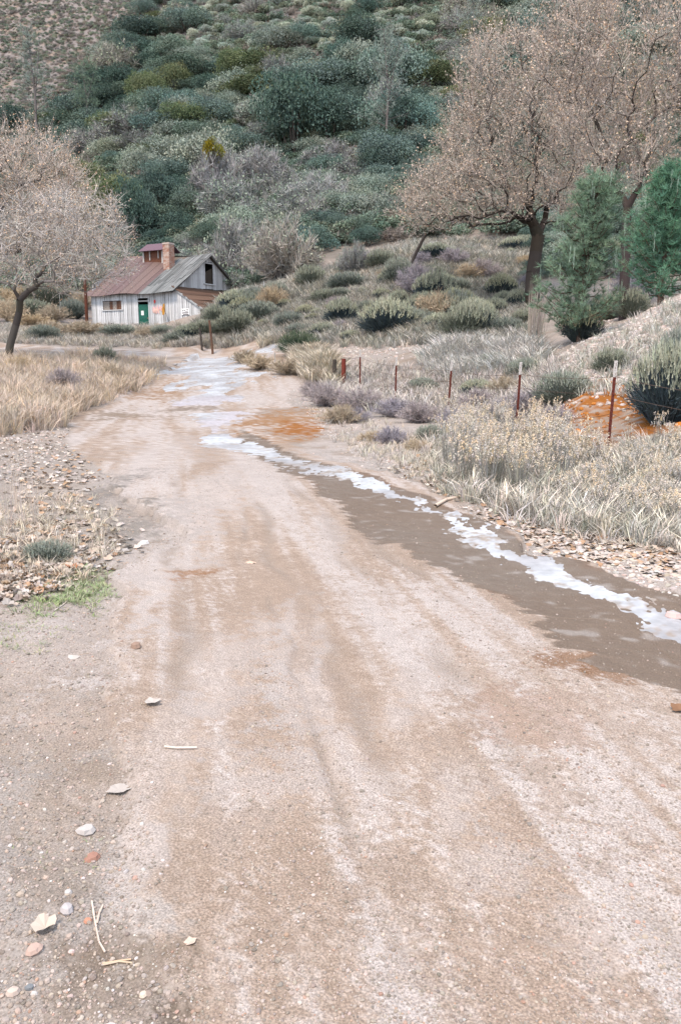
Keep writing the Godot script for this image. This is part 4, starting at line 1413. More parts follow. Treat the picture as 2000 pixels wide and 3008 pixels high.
func build_hillside() -> void:
	var T := [lin(1, 1, 1), lin(0.82, 0.84, 0.86), lin(1.0, 0.98, 0.9), lin(0.9, 0.96, 0.96)]
	var FS := ["foliage", "stem"]
	for k in 2:
		add_kind("dark%d" % k, leafy_bush(100 + k, 17, 9500, 0.042, 1.15, [Color(0.082, 0.125, 0.105), Color(0.10, 0.145, 0.122), Color(0.09, 0.125, 0.112)], 0.22), FS, T)
		add_kind("olive%d" % k, leafy_bush(110 + k, 16, 8500, 0.042, 1.2, [Color(0.125, 0.15, 0.075), Color(0.11, 0.14, 0.08), Color(0.16, 0.175, 0.10)], 0.22), FS, T)
		add_kind("grey%d" % k, leafy_bush(120 + k, 18, 8500, 0.040, 1.0, [Color(0.225, 0.265, 0.22), Color(0.26, 0.29, 0.245), Color(0.22, 0.25, 0.21)], 0.3), FS, T)
		add_kind("teal%d" % k, leafy_bush(130 + k, 18, 9000, 0.040, 1.05, [Color(0.145, 0.205, 0.18), Color(0.17, 0.225, 0.195), Color(0.135, 0.18, 0.168)], 0.28), FS, T)
		add_kind("pale%d" % k, leafy_bush(140 + k, 11, 5000, 0.058, 1.0, [Color(0.41, 0.465, 0.405), Color(0.44, 0.475, 0.425)], 0.24), FS, T)
		add_kind("bare%d" % k, twiggy_bush(150 + k, 70, 95, 1.15, Color(0.29, 0.285, 0.275), 0.010, 8, Color(0.22, 0.255, 0.20)), FS, T)
		add_kind("mauve%d" % k, twiggy_bush(160 + k, 70, 90, 1.1, Color(0.33, 0.315, 0.31), 0.010, 5, Color(0.25, 0.27, 0.23)), FS, T)
		add_kind("low%d" % k, leafy_bush(170 + k, 7, 1100, 0.12, 0.85, [Color(0.22, 0.21, 0.195), Color(0.27, 0.25, 0.235)], 0.35), FS, T)
	# foothill pines: thin crowns one can see through
	var words := {
		"dark": ["scrub_oak", "dark green rounded scrub oak", "shrub", "dark green scrub oaks on the hillside"],
		"olive": ["olive_shrub", "olive green rounded shrub", "shrub", "olive green shrubs on the hillside"],
		"grey": ["grey_green_shrub", "dusty grey green rounded shrub", "shrub", "grey green shrubs on the hillside"],
		"teal": ["blue_green_shrub", "blue green bushy shrub", "shrub", "blue green shrubs on the hillside"],
		"pale": ["pale_shrub", "pale mint green round bush", "shrub", "pale mint bushes high on the hillside"],
		"bare": ["bare_shrub", "leafless grey brown twiggy shrub", "shrub", "leafless grey shrubs on the hillside"],
		"mauve": ["bare_shrub", "leafless pale mauve twiggy shrub", "shrub", "leafless mauve shrubs on the hillside"],
		"low": ["low_desert_shrub", "small low shrub", "shrub", "small shrubs dotting the bare slope"],
	}
	var put := func(kind: String, p: Vector3, r: float, hi: float) -> void:
		var w: Array = words[kind]
		var px := 1000.0 + F * p.x / -p.z
		var where := "on the brushy hillside"
		if kind == "low": where = "dotting the bare pinkish slope"
		elif px > 1260: where = "on the hill behind the peach cottonwoods"
		elif px > 180 and px < 760 and p.z > -100.0: where = "just behind the white house"
		elif px < 420 and p.z < -120.0: where = "at the foot of the bare pinkish slope"
		elif px < 260: where = "behind the bare leaning tree"
		elif px > 860 and p.z > -96.0: where = "above the slope with the leaning pole"
		elif p.z < -155.0: where = "high on the hillside"
		elif p.z > -120.0: where = "low on the hillside above the house"
		var size_ := "" if kind == "low" else ("large " if r > 3.1 else ("small " if r < 1.7 else ""))
		plant(kind + str(rng.randi() % 2), w[0], p, r, hi, size_ + w[1] + " " + where, w[2], w[3], r * 0.27)
	# those that stand out: [kind, column, row of the foot, half width, height] in photo pixels
	rng.seed = 1234
	var taken := []
	for q in [["dark", 870, 455, 135, 210], ["dark", 980, 430, 90, 150], ["olive", 690, 265, 62, 105], ["olive", 520, 285, 55, 85], ["olive", 430, 335, 60, 110], ["teal", 620, 380, 80, 95], ["teal", 470, 405, 90, 90], ["grey", 620, 520, 130, 150], ["grey", 520, 480, 90, 90], ["bare", 270, 455, 80, 90],
		["mauve", 640, 610, 95, 170], ["bare", 700, 640, 110, 130], ["mauve", 770, 560, 80, 120], ["dark", 470, 650, 75, 140], ["dark", 400, 740, 65, 190], ["olive", 330, 700, 100, 170], ["olive", 260, 600, 70, 110], ["teal", 400, 600, 60, 80], ["grey", 420, 530, 80, 100], ["dark", 520, 700, 60, 80],
		["bare", 690, 830, 110, 180], ["mauve", 830, 815, 110, 170], ["grey", 730, 720, 90, 110], ["teal", 880, 740, 120, 120], ["mauve", 930, 640, 100, 130], ["teal", 1060, 705, 60, 80], ["dark", 1075, 725, 45, 60], ["bare", 1040, 805, 50, 90], ["grey", 1000, 640, 90, 90], ["bare", 860, 660, 100, 110],
		["teal", 1130, 520, 90, 130], ["teal", 1180, 420, 110, 160], ["grey", 1090, 600, 80, 100], ["dark", 1110, 540, 70, 100], ["dark", 1230, 260, 60, 90], ["grey", 1060, 230, 90, 110], ["teal", 1150, 300, 120, 170], ["bare", 1130, 380, 80, 130], ["dark", 1050, 160, 80, 100], ["bare", 820, 250, 70, 80], ["teal", 900, 300, 110, 120], ["dark", 1010, 220, 60, 90],
		["bare", 360, 220, 80, 90], ["grey", 180, 380, 60, 60], ["olive", 150, 390, 70, 60], ["teal", 720, 470, 90, 90], ["bare", 760, 420, 60, 60], ["dark", 630, 740, 70, 90], ["teal", 560, 640, 70, 90]]:
		var p := hit(q[1], q[2], 30.0)
		var k := -p.z / F
		taken.append([p, q[3] * k])
		put.call(q[0], p, q[3] * k, q[4] * k / 1.05)
	# the rest of the brush cover
	rng.seed = 4321
	var count := {}
	var tries := 0
	while tries < 7000 and taken.size() < 1250:
		tries += 1
		var px := rnd(-120, 2120)
		var py := rnd(-190, 860)
		var bare_edge := 520.0 - py * 0.75
		if py < 410 and px < bare_edge - 60.0: continue
		if px < 260 and py > 900: continue
		if px > 930 and px < 1560 and py > 690 - (px - 930) * 0.1: continue
		if px >= 1560 and py > 820: continue
		if px > 250 and px < 720 and py > 860: continue
		if px > 1250 and rng.randf() < 0.5: continue
		var p := hit(px, py, 60.0 if px < 1500 else 34.0)
		if -p.z < (66.0 if px < 1500 else 40.0): continue
		var small := px > 560 and px < 1320 and py < 210 and rng.randf() < 0.85
		var r := rnd(1.0, 2.2) if small else rnd(1.7, 4.6) * clampf(-p.z / 110.0, 0.5, 1.25)
		var ok := true
		for q in taken:
			if p.distance_to(q[0]) < (r + q[1]) * (0.35 if not small else 0.44):
				ok = false; break
		if not ok: continue
		var kind := "pale"
		if not small:
			var z := n2.get_noise_2d(px * 0.018, py * 0.018) + rnd(-0.25, 0.25)
			if py > 480 and px > 560 and px < 1150: kind = ["bare", "mauve", "grey", "teal", "grey", "teal"][rng.randi() % 6]
			elif z < -0.28: kind = "dark"
			elif z < 0.02: kind = "teal"
			elif z < 0.24: kind = "grey"
			elif z < 0.31: kind = "olive"
			else: kind = "bare"
		if count.get(kind, 0) > 285: continue
		count[kind] = count.get(kind, 0) + 1
		taken.append([p, r])
		put.call(kind, p, r, r * rnd(0.7, 1.15))
	# dots on the bare slope
	var n := 0
	tries = 0
	while n < 290 and tries < 3000:
		tries += 1
		var px := rnd(-40, 520)
		var py := rnd(-120, 420)
		if px > 520.0 - py * 0.75 + 20.0: continue
		var p := hit(px, py, 60.0)
		put.call("low", p, rnd(0.6, 1.5), rnd(0.5, 1.2))
		n += 1
	# low undergrowth between them, and the fine scrub of the bare slope
	var under := [twiggy_bush(181, 30, 30, 0.9, Color(0.25, 0.24, 0.225), 0.018), leafy_bush(182, 7, 900, 0.10, 0.8, [Color(0.15, 0.20, 0.155), Color(0.19, 0.225, 0.175)], 0.35)]
	for k in 2:
		var pts := zone([[-60, 420], [330, 240], [560, -160], [2060, -160], [2060, 640], [1500, 690], [930, 720], [700, 850], [250, 860], [-60, 900]], 2400 if k == 0 else 5200, 185 + k, false)
		var xf := []
		var cs := []
		for p in pts:
			if -p.z < 62.0: continue
			var s := rnd(0.9, 2.3)
			xf.append(Transform3D(Basis(Vector3.UP, rnd(0, TAU)).scaled(Vector3(s, s * rnd(0.6, 1.0), s)), p - Vector3(0, 0.1, 0)))
			cs.append(jit([Color(1, 1, 1), Color(0.8, 0.82, 0.8), Color(1.1, 1.0, 0.95)][rng.randi() % 3], 0.15))
		var um := ArrayMesh.new()
		under[k][0].add_to(um, mats.plant)
		scatter("undergrowth", um, xf, cs, ["leafless grey undergrowth covering the hillside", "grey green undergrowth covering the hillside"][k], "undergrowth")
	var bs := zone([[-60, -160], [560, -160], [330, 240], [-60, 430]], 6000, 189, false)
	for k in 2:
		var xf := []
		var cs := []
		for q in range(k, bs.size(), 2):
			var s := rnd(0.35, 0.9)
			xf.append(Transform3D(Basis(Vector3.UP, rnd(0, TAU)).scaled(Vector3(s, s * 0.8, s)), bs[q]))
			cs.append(jit([Color(1.2, 1.12, 1.1), Color(1.5, 1.38, 1.32), Color(0.9, 0.9, 0.92)][rng.randi() % 3], 0.15))
		var um := ArrayMesh.new()
		under[k][0].add_to(um, mats.plant)
		scatter("slope_scrub", um, xf, cs, ["fine grey scrub on the bare pinkish slope", "fine dull green scrub on the bare pinkish slope"][k], "undergrowth")
	print("hillside ", taken.size(), " ", n, " ", count)
	# tall airy foothill pines standing out of the brush
	var fp := [[110, 470, 330, 70, "thin pale foothill pine against the bare slope", 120.0], [255, 400, 180, 75, "low airy green foothill pine by the bare slope", 120.0], [1128, 470, 330, 100, "tall airy grey green foothill pine among the hillside oaks", 95.0], [1380, 330, 300, 90, "airy foothill pine with a forked pale top behind the cottonwood", 95.0], [1960, 420, 420, 130, "airy foothill pine with brown cones behind the cottonwoods", 60.0]]
	for q in fp:
		rng.seed = int(q[0])
		var p := hit(q[0], q[1], 40.0)
		var k := -p.z / F
		var tall: float = q[2] * k
		var wide: float = q[3] * k
		var wood := MB.new()
		var nd := MB.new()
		var bark := Color(0.13, 0.12, 0.115)
		wood.tube(Vector3(0, -0.5, 0), Vector3(wide * 0.1, tall * 0.5, 0), tall * 0.014, tall * 0.009, 6, bark)
		wood.tube(Vector3(wide * 0.1, tall * 0.5, 0), Vector3(-wide * 0.05, tall, 0), tall * 0.009, tall * 0.002, 5, bark)
		wood.tube(Vector3(wide * 0.1, tall * 0.5, 0), Vector3(wide * 0.4, tall * 0.9, 0), tall * 0.007, tall * 0.002, 5, bark)
		for b in 70:
			var f := rnd(0.22, 1.0)
			var s := Vector3(wide * 0.1 * sin(f * 3.0), tall * f, 0)
			var a := rnd(0, TAU)
			var L := wide * rnd(0.4, 1.0) * (1.15 - f * 0.75)
			var e := s + Vector3(cos(a), rnd(0.25, 0.7), sin(a)) * L
			wood.tube(s, e, tall * 0.003, tall * 0.001, 3, bark)
			for t in 12:
				var c := s.lerp(e, rnd(0.35, 1.05)) + ball() * wide * 0.12
				var tc := jit(Color(0.24, 0.285, 0.255) if q[0] != 255 else Color(0.15, 0.21, 0.155), 0.18)
				for z in 7:
					var d := (Vector3.UP * 0.4 + unit()).normalized() * rnd(0.25, 0.55)
					nd.blade(c, c + d, d.cross(unit()).normalized() * 0.022, tc)
		var t := base("foothill_pine", p)
		tag(t, q[4], "tree", "airy foothill pines on the hillside")
		part("trunk", wood.mesh(mats.bark), t)
		part("needles", nd.mesh(mats.plant), t)
	# a clump of yellow green mistletoe in the bare shrub above the house
	rng.seed = 88
	var mp := leafy_bush(88, 8, 1500, 0.09, 1.3, [Color(0.19, 0.155, 0.02), Color(0.13, 0.13, 0.03)], 0.3)
	var mo := at(625, 500, -hit(640, 610, 30.0).z - 1.5)
	var mt := base("mistletoe", mo)
	tag(mt, "yellow green mistletoe clump high in a bare hillside shrub", "shrub")
	var mk := part("foliage", mp[0].mesh(mats.plant), mt)
	mk.scale = Vector3(1.5, 2.6, 1.5)
	part("stem", mp[1].mesh(mats.bark), mt).scale = Vector3(1.5, 2.6, 1.5)

func build_posts() -> void:
	rng.seed = 61
	var g := func(px: float, py: float, d: float) -> Vector3:
		var p := at(px, py, d)
		p.y = ground(p.x, p.z)
		return p
	var p: Vector3 = g.call(983, 1140, 30.5)
	pole("wooden_post", p, Vector3(p.x - 0.01, at(983, 1056, 30.5).y, p.z), 0.085, Color(0.10, 0.082, 0.068), "thick dark wooden post beside the red gate post", "post")
	p = g.call(1000, 1140, 30.3)
	pole("short_post", p, Vector3(p.x - 0.1, at(995, 1092, 30.3).y, p.z), 0.07, Color(0.07, 0.06, 0.052), "short broken dark post between two taller posts", "post")
	p = g.call(1008, 1148, 30.0)
	pole("red_gate_post", p, Vector3(p.x + 0.02, at(1009, 1054, 30.0).y, p.z), 0.09, Color(0.27, 0.055, 0.036), "rust red pipe post where the barbed wire ends", "post")
	p = g.call(808, 1096, 35.0)
	pole("thin_stake", p, Vector3(p.x, at(808, 1036, 35.0).y, p.z), 0.025, Color(0.55, 0.53, 0.5), "thin pale stake in the grass beside the ice", "stake")
	p = hit(626, 1042, 30.0)
	pole("brown_post", p, Vector3(p.x - 0.15, p.y + 1.9, p.z), 0.07, Color(0.19, 0.105, 0.07), "brown wooden post at the bend of the track", "post")
	p = hit(594, 1022, 30.0)
	pole("grey_post", p, Vector3(p.x - 0.1, p.y + 1.1, p.z), 0.06, Color(0.1, 0.085, 0.075), "shorter dark post in the brush at the bend", "post")
	p = g.call(257, 957, 57.5)
	pole("rusty_pole", p, Vector3(p.x + 0.05, at(258, 775, 57.5).y, p.z), 0.11, Color(0.16, 0.052, 0.028), "tall rusty pole beside the white house", "pole")
	p = hit(1188, 812, 30.0)
	var q := at(1248, 690, -p.z)
	pole("leaning_pole", p, q, 0.11, Color(0.065, 0.052, 0.045), "dark pole leaning to the right on the grassy slope", "pole")
	p = hit(776, 866, 30.0)
	pole("white_stake", p, p + Vector3(0, 0.9, 0), 0.04, Color(0.7, 0.7, 0.7), "white stake on the slope at the end of the slack cable", "stake")
	# a slack cable from the house to the slope
	var a := at(690, 846, 66.0)
	var b := at(905, 815, 66.0)
	var m := MB.new()
	var prev := Vector3.ZERO
	for k in 14:
		var t := (k + 1) / 14.0
		var e := (b - a) * t - Vector3(0, 0.9 * 4.0 * t * (1.0 - t) * 0.4, 0)
		m.tube(prev, e, 0.02, 0.02, 4, Color(0.42, 0.41, 0.4))
		prev = e
	var o := part("slack_cable", m.mesh(mats.plain), self)
	o.position = a
	tag(o, "slack pale cable hanging between the house and the slope", "cable")

func build_brush() -> void:
	var T := [lin(1, 1, 1), lin(0.85, 0.87, 0.9), lin(1.0, 0.97, 0.9)]
	var blue := Color(0.06, 0.08, 0.088)
	for k in 2:
		add_kind("rabbit%d" % k, rabbitbrush(200 + k, 900, 1.0, blue, Color(0.40, 0.41, 0.31), 0.010), ["stems", "seed_heads"], T)
		add_kind("sage%d" % k, rabbitbrush(210 + k, 800, 1.0, Color(0.135, 0.155, 0.135), Color(0.30, 0.325, 0.275), 0.010, 0.8), ["stems", "seed_heads"], T)
		add_kind("green%d" % k, rabbitbrush(220 + k, 900, 1.0, Color(0.065, 0.10, 0.07), Color(0.12, 0.15, 0.10), 0.009, 0.6), ["stems", "seed_heads"], T)
		add_kind("lavender%d" % k, twiggy_bush(230 + k, 70, 70, 0.95, Color(0.33, 0.30, 0.325), 0.008), ["twigs", "stem"], T)
		add_kind("tawny%d" % k, twiggy_bush(240 + k, 60, 60, 0.9, Color(0.42, 0.345, 0.255), 0.009), ["twigs", "stem"], T)
		add_kind("weed%d" % k, weed(250 + k, 30, 1.0, Color(0.27, 0.26, 0.24), [Color(0.52, 0.47, 0.41), Color(0.58, 0.53, 0.475), Color(0.46, 0.43, 0.40), Color(0.54, 0.445, 0.32)], 16), ["stems", "seed_heads"], T)
		add_kind("stalk%d" % k, weed(260 + k, 16, 1.0, Color(0.48, 0.42, 0.37), [Color(0.5, 0.45, 0.4)], 4), ["stems", "seed_heads"], T)
	var words := {
		"rabbit": ["rabbitbrush", "dark blue green rabbitbrush with pale heads", "shrub", "dark rabbitbrush"],
		"sage": ["sagebrush", "pale grey green sagebrush", "shrub", "pale sagebrush among the dry grass"],
		"green": ["green_bush", "deep green rounded bush at the foot of the slope", "shrub", ""],
		"lavender": ["lavender_brush", "leafless lavender grey brush", "shrub", "lavender grey brush"],
		"tawny": ["tawny_brush", "rounded tawny dry brush", "shrub", "tawny dry brush"],
	}
	rng.seed = 555
	# [kind, column, row of the foot, half width, height in photo pixels, own label]
	var list := [
		["rabbit", 1003, 955, 62, 85], ["rabbit", 1170, 905, 38, 55], ["rabbit", 1190, 968, 62, 55], ["rabbit", 1100, 942, 20, 36], ["rabbit", 1340, 945, 62, 80], ["rabbit", 1090, 990, 24, 32], ["rabbit", 1260, 905, 45, 50], ["rabbit", 1068, 866, 24, 26], ["rabbit", 1410, 960, 45, 60], ["rabbit", 1240, 850, 22, 36], ["rabbit", 1130, 835, 26, 40], ["sage", 1170, 835, 50, 50], ["sage", 1260, 860, 40, 50], ["sage", 960, 885, 60, 40],
		["sage", 810, 870, 40, 36], ["sage", 720, 905, 60, 60], ["sage", 640, 950, 50, 60], ["sage", 760, 940, 70, 60], ["rabbit", 800, 905, 30, 30], ["sage", 600, 985, 60, 50], ["sage", 690, 980, 70, 60], ["rabbit", 560, 995, 60, 45], ["sage", 850, 960, 60, 50], ["sage", 480, 985, 50, 36], ["tawny", 440, 990, 50, 36], ["tawny", 250, 985, 70, 46], ["tawny", 150, 985, 70, 46], ["sage", 350, 985, 60, 36],
		["green", 880, 1040, 70, 75, "deep green rounded bush at the foot of the slope"], ["sage", 310, 1072, 45, 60, "grey bush beside the far bend of the track"],
		["rabbit", 1705, 1000, 70, 110, "dark blue brush under pale heads behind the gravel mound"], ["sage", 1650, 1195, 95, 110, "pale sagebrush on the gravel mound above the orange dirt"], ["sage", 1790, 1090, 60, 80, "grey sagebrush halfway up the gravel mound"], ["rabbit", 1955, 1235, 130, 245, "large dark blue green brush on the gravel mound above orange dirt"], ["sage", 1985, 1080, 70, 130, "tall pale brush on the gravel mound behind the large dark one"], ["sage", 1540, 1110, 60, 70, "grey green brush at the foot of the gravel mound"], ["sage", 1850, 930, 60, 90, "silvery brush at the crest of the gravel mound"], ["sage", 1780, 935, 55, 85, "silvery brush below the soft pine"], ["lavender", 1845, 900, 60, 110, "pale bare brush between the two pines"],
		["lavender", 960, 1195, 70, 75], ["lavender", 1060, 1205, 75, 70], ["lavender", 1160, 1225, 75, 60], ["lavender", 1230, 1245, 70, 70], ["lavender", 1400, 1215, 75, 80], ["lavender", 1560, 1215, 80, 80], ["lavender", 1630, 1260, 60, 70], ["lavender", 1330, 1260, 60, 75], ["lavender", 1470, 1250, 60, 90], ["lavender", 920, 1165, 50, 50],
		["tawny", 1000, 1245, 62, 65], ["tawny", 850, 1100, 70, 55], ["tawny", 760, 1085, 60, 50], ["tawny", 930, 1090, 50, 50], ["tawny", 720, 1065, 50, 45], ["rabbit", 1400, 1165, 55, 60, "dark brush in the hollow behind the fence"], ["sage", 1240, 1150, 50, 50], ["sage", 1450, 1080, 60, 50], ["sage", 1000, 1120, 40, 40],
		["tawny", 30, 945, 60, 70], ["sage", 90, 935, 70, 60], ["tawny", 160, 945, 60, 55], ["sage", 215, 935, 50, 60], ["tawny", 60, 900, 80, 60], ["sage", 140, 895, 80, 70], ["rabbit", 200, 890, 50, 50], ["tawny", 240, 905, 50, 50], ["sage", 20, 880, 60, 60], ["sage", -40, 930, 70, 70], ["tawny", 100, 965, 70, 45],
		["lavender", 190, 1160, 70, 80, "grey brush standing in the blond grass"], ["tawny", 80, 1215, 60, 60, "tawny brush in the blond grass nearest the litter"], ["tawny", 330, 1120, 50, 60, "tawny brush in the blond grass beside the track"], ["tawny", 60, 1100, 50, 60, "tawny brush by the leaning trunk"],
		["rabbit", 950, 990, 50, 45], ["rabbit", 1290, 975, 60, 60], ["rabbit", 1450, 930, 50, 60], ["rabbit", 900, 930, 40, 40], ["rabbit", 1120, 880, 30, 36], ["rabbit", 1310, 850, 36, 50], ["rabbit", 1470, 870, 50, 70], ["lavender", 1080, 790, 40, 50], ["lavender", 1330, 780, 50, 50], ["lavender", 1420, 820, 60, 60], ["rabbit", 1520, 905, 40, 60], ["sage", 880, 985, 50, 40], ["sage", 1370, 1000, 60, 50], ["lavender", 1240, 780, 40, 40], ["sage", 1010, 850, 50, 40], ["rabbit", 1030, 1000, 36, 34],
		["tawny", 1090, 1290, 50, 40], ["lavender", 1150, 1300, 60, 60], ["tawny", 1220, 1320, 50, 50], ["lavender", 1040, 1240, 60, 50], ["sage", 1260, 1290, 50, 60],
		["sage", 130, 1000, 60, 50], ["sage", 520, 1010, 50, 40], ["tawny", 1480, 1160, 60, 70], ["sage", 1480, 985, 70, 60], ["sage", 1540, 960, 50, 60]]
	for q in list:
		var p := hit(q[1], q[2], 8.0)
		var k := -p.z / F
		var w: Array = words[q[0]]
		var where := "along the wire fence"
		if q[1] < 330 and p.z < -45.0: where = "on the bank left of the house"
		elif q[1] < 720 and p.z < -45.0: where = "on the bank before the house"
		elif q[1] < 960 and q[2] > 1030: where = "in the grass beside the icy bend"
		elif q[2] > 1225: where = "on the stony shoulder between ice and fence"
		elif p.z < -36.0: where = "on the grassy slope"
		var sz := "large " if q[3] * k > 1.5 else ("small " if q[3] * k < 0.8 else "")
		plant(q[0] + str(rng.randi() % 2), w[0], p, q[3] * k, q[4] * k, q[5] if q.size() > 5 else sz + w[1] + " " + where, w[2], "" if q.size() > 5 else w[3], 0.06)
	rng.seed = 556
	for p in zone([[650, 890], [950, 800], [1250, 720], [1550, 730], [1550, 1005], [700, 1010]], 150, 93):
		var z := n2.get_noise_2d(p.x * 1.3, p.z * 1.3) + rnd(-0.12, 0.12)
		if z < -0.05 and rng.randf() < 0.6: continue
		var kd: String = ["rabbit", "rabbit", "sage", "lavender", "sage", "tawny"][rng.randi() % 6]
		var r := rnd(0.35, 0.7) if rng.randf() < 0.6 else rnd(0.8, 1.6)
		plant(kd + str(rng.randi() % 2), words[kd][0], p, r, r * rnd(0.7, 1.3), ("large " if r > 1.2 else ("small " if r < 0.8 else "")) + words[kd][1] + " on the grassy slope", "shrub", words[kd][3], 0.05)
	# pale flowering weeds on the right verge and stalks on the left
	var poly := [[1265, 1290], [1330, 1230], [1480, 1250], [1640, 1290], [1700, 1350], [1640, 1450], [1480, 1470], [1330, 1400]]
	for p in zone(poly, 95, 91):
		var hh := rnd(0.45, 0.85)
		plant("weed" + str(rng.randi() % 2), "flowering_weed", p, rnd(0.42, 0.62), hh, ("tall" if hh > 0.73 else ("short" if hh < 0.6 else "knee high")) + " dry weed with cream flower heads on the verge by the fence", "weed", "cream headed dry weeds by the fence", 0.03)
	for p in zone([[1640, 1350], [1800, 1330], [2010, 1300], [2010, 1560], [1750, 1510], [1560, 1470]], 70, 92):
		plant("weed" + str(rng.randi() % 2), "dry_weed", p, rnd(0.3, 0.5), rnd(0.28, 0.5), "short grey dry weed on the leafy verge beyond the ice", "weed", "short dry weeds on the right verge", 0.03)
	for q in [[30, 1560, 0.75], [70, 1545, 0.85], [110, 1535, 0.9], [45, 1500, 0.6]]:
		plant("stalk" + str(rng.randi() % 2), "tall_dry_stalk", hit(q[0], q[1]), 0.3, q[2], "tall thin pale stalks rising from leaf litter by the track", "weed", "tall pale stalks on the left verge", 0.02)
	plant("sage1", "green_weed", hit(140, 1640), 0.26, 0.2, "small grey green leafy weed in the leaf litter left of the track", "weed", "", 0.02)
	# bundle of pale reeds hanging by the big trunk
	rng.seed = 71
	var m := MB.new()
	for k in 60:
		var f := Vector3(rnd(-0.3, 0.3), 0, rnd(-0.3, 0.3))
		var e := f + Vector3(rnd(-0.1, 0.5), rnd(1.6, 2.9), rnd(-0.2, 0.2))
		m.quad(f - Vector3(0.011, 0, 0), f.lerp(e, 0.6) - Vector3(0.01, 0, 0), f.lerp(e, 0.6) + Vector3(0.01, 0, 0), f + Vector3(0.011, 0, 0), jit(Color(0.30, 0.27, 0.245), 0.25))
		m.blade(f.lerp(e, 0.6), e, Vector3(0.01, 0, 0), jit(Color(0.32, 0.285, 0.26), 0.25))
	var o := part("reed_clump", m.mesh(mats.plant), self)
	o.position = hit(1570, 1015, 20.0)
	tag(o, "clump of tall pale dry stems below the big dark trunk", "reeds")

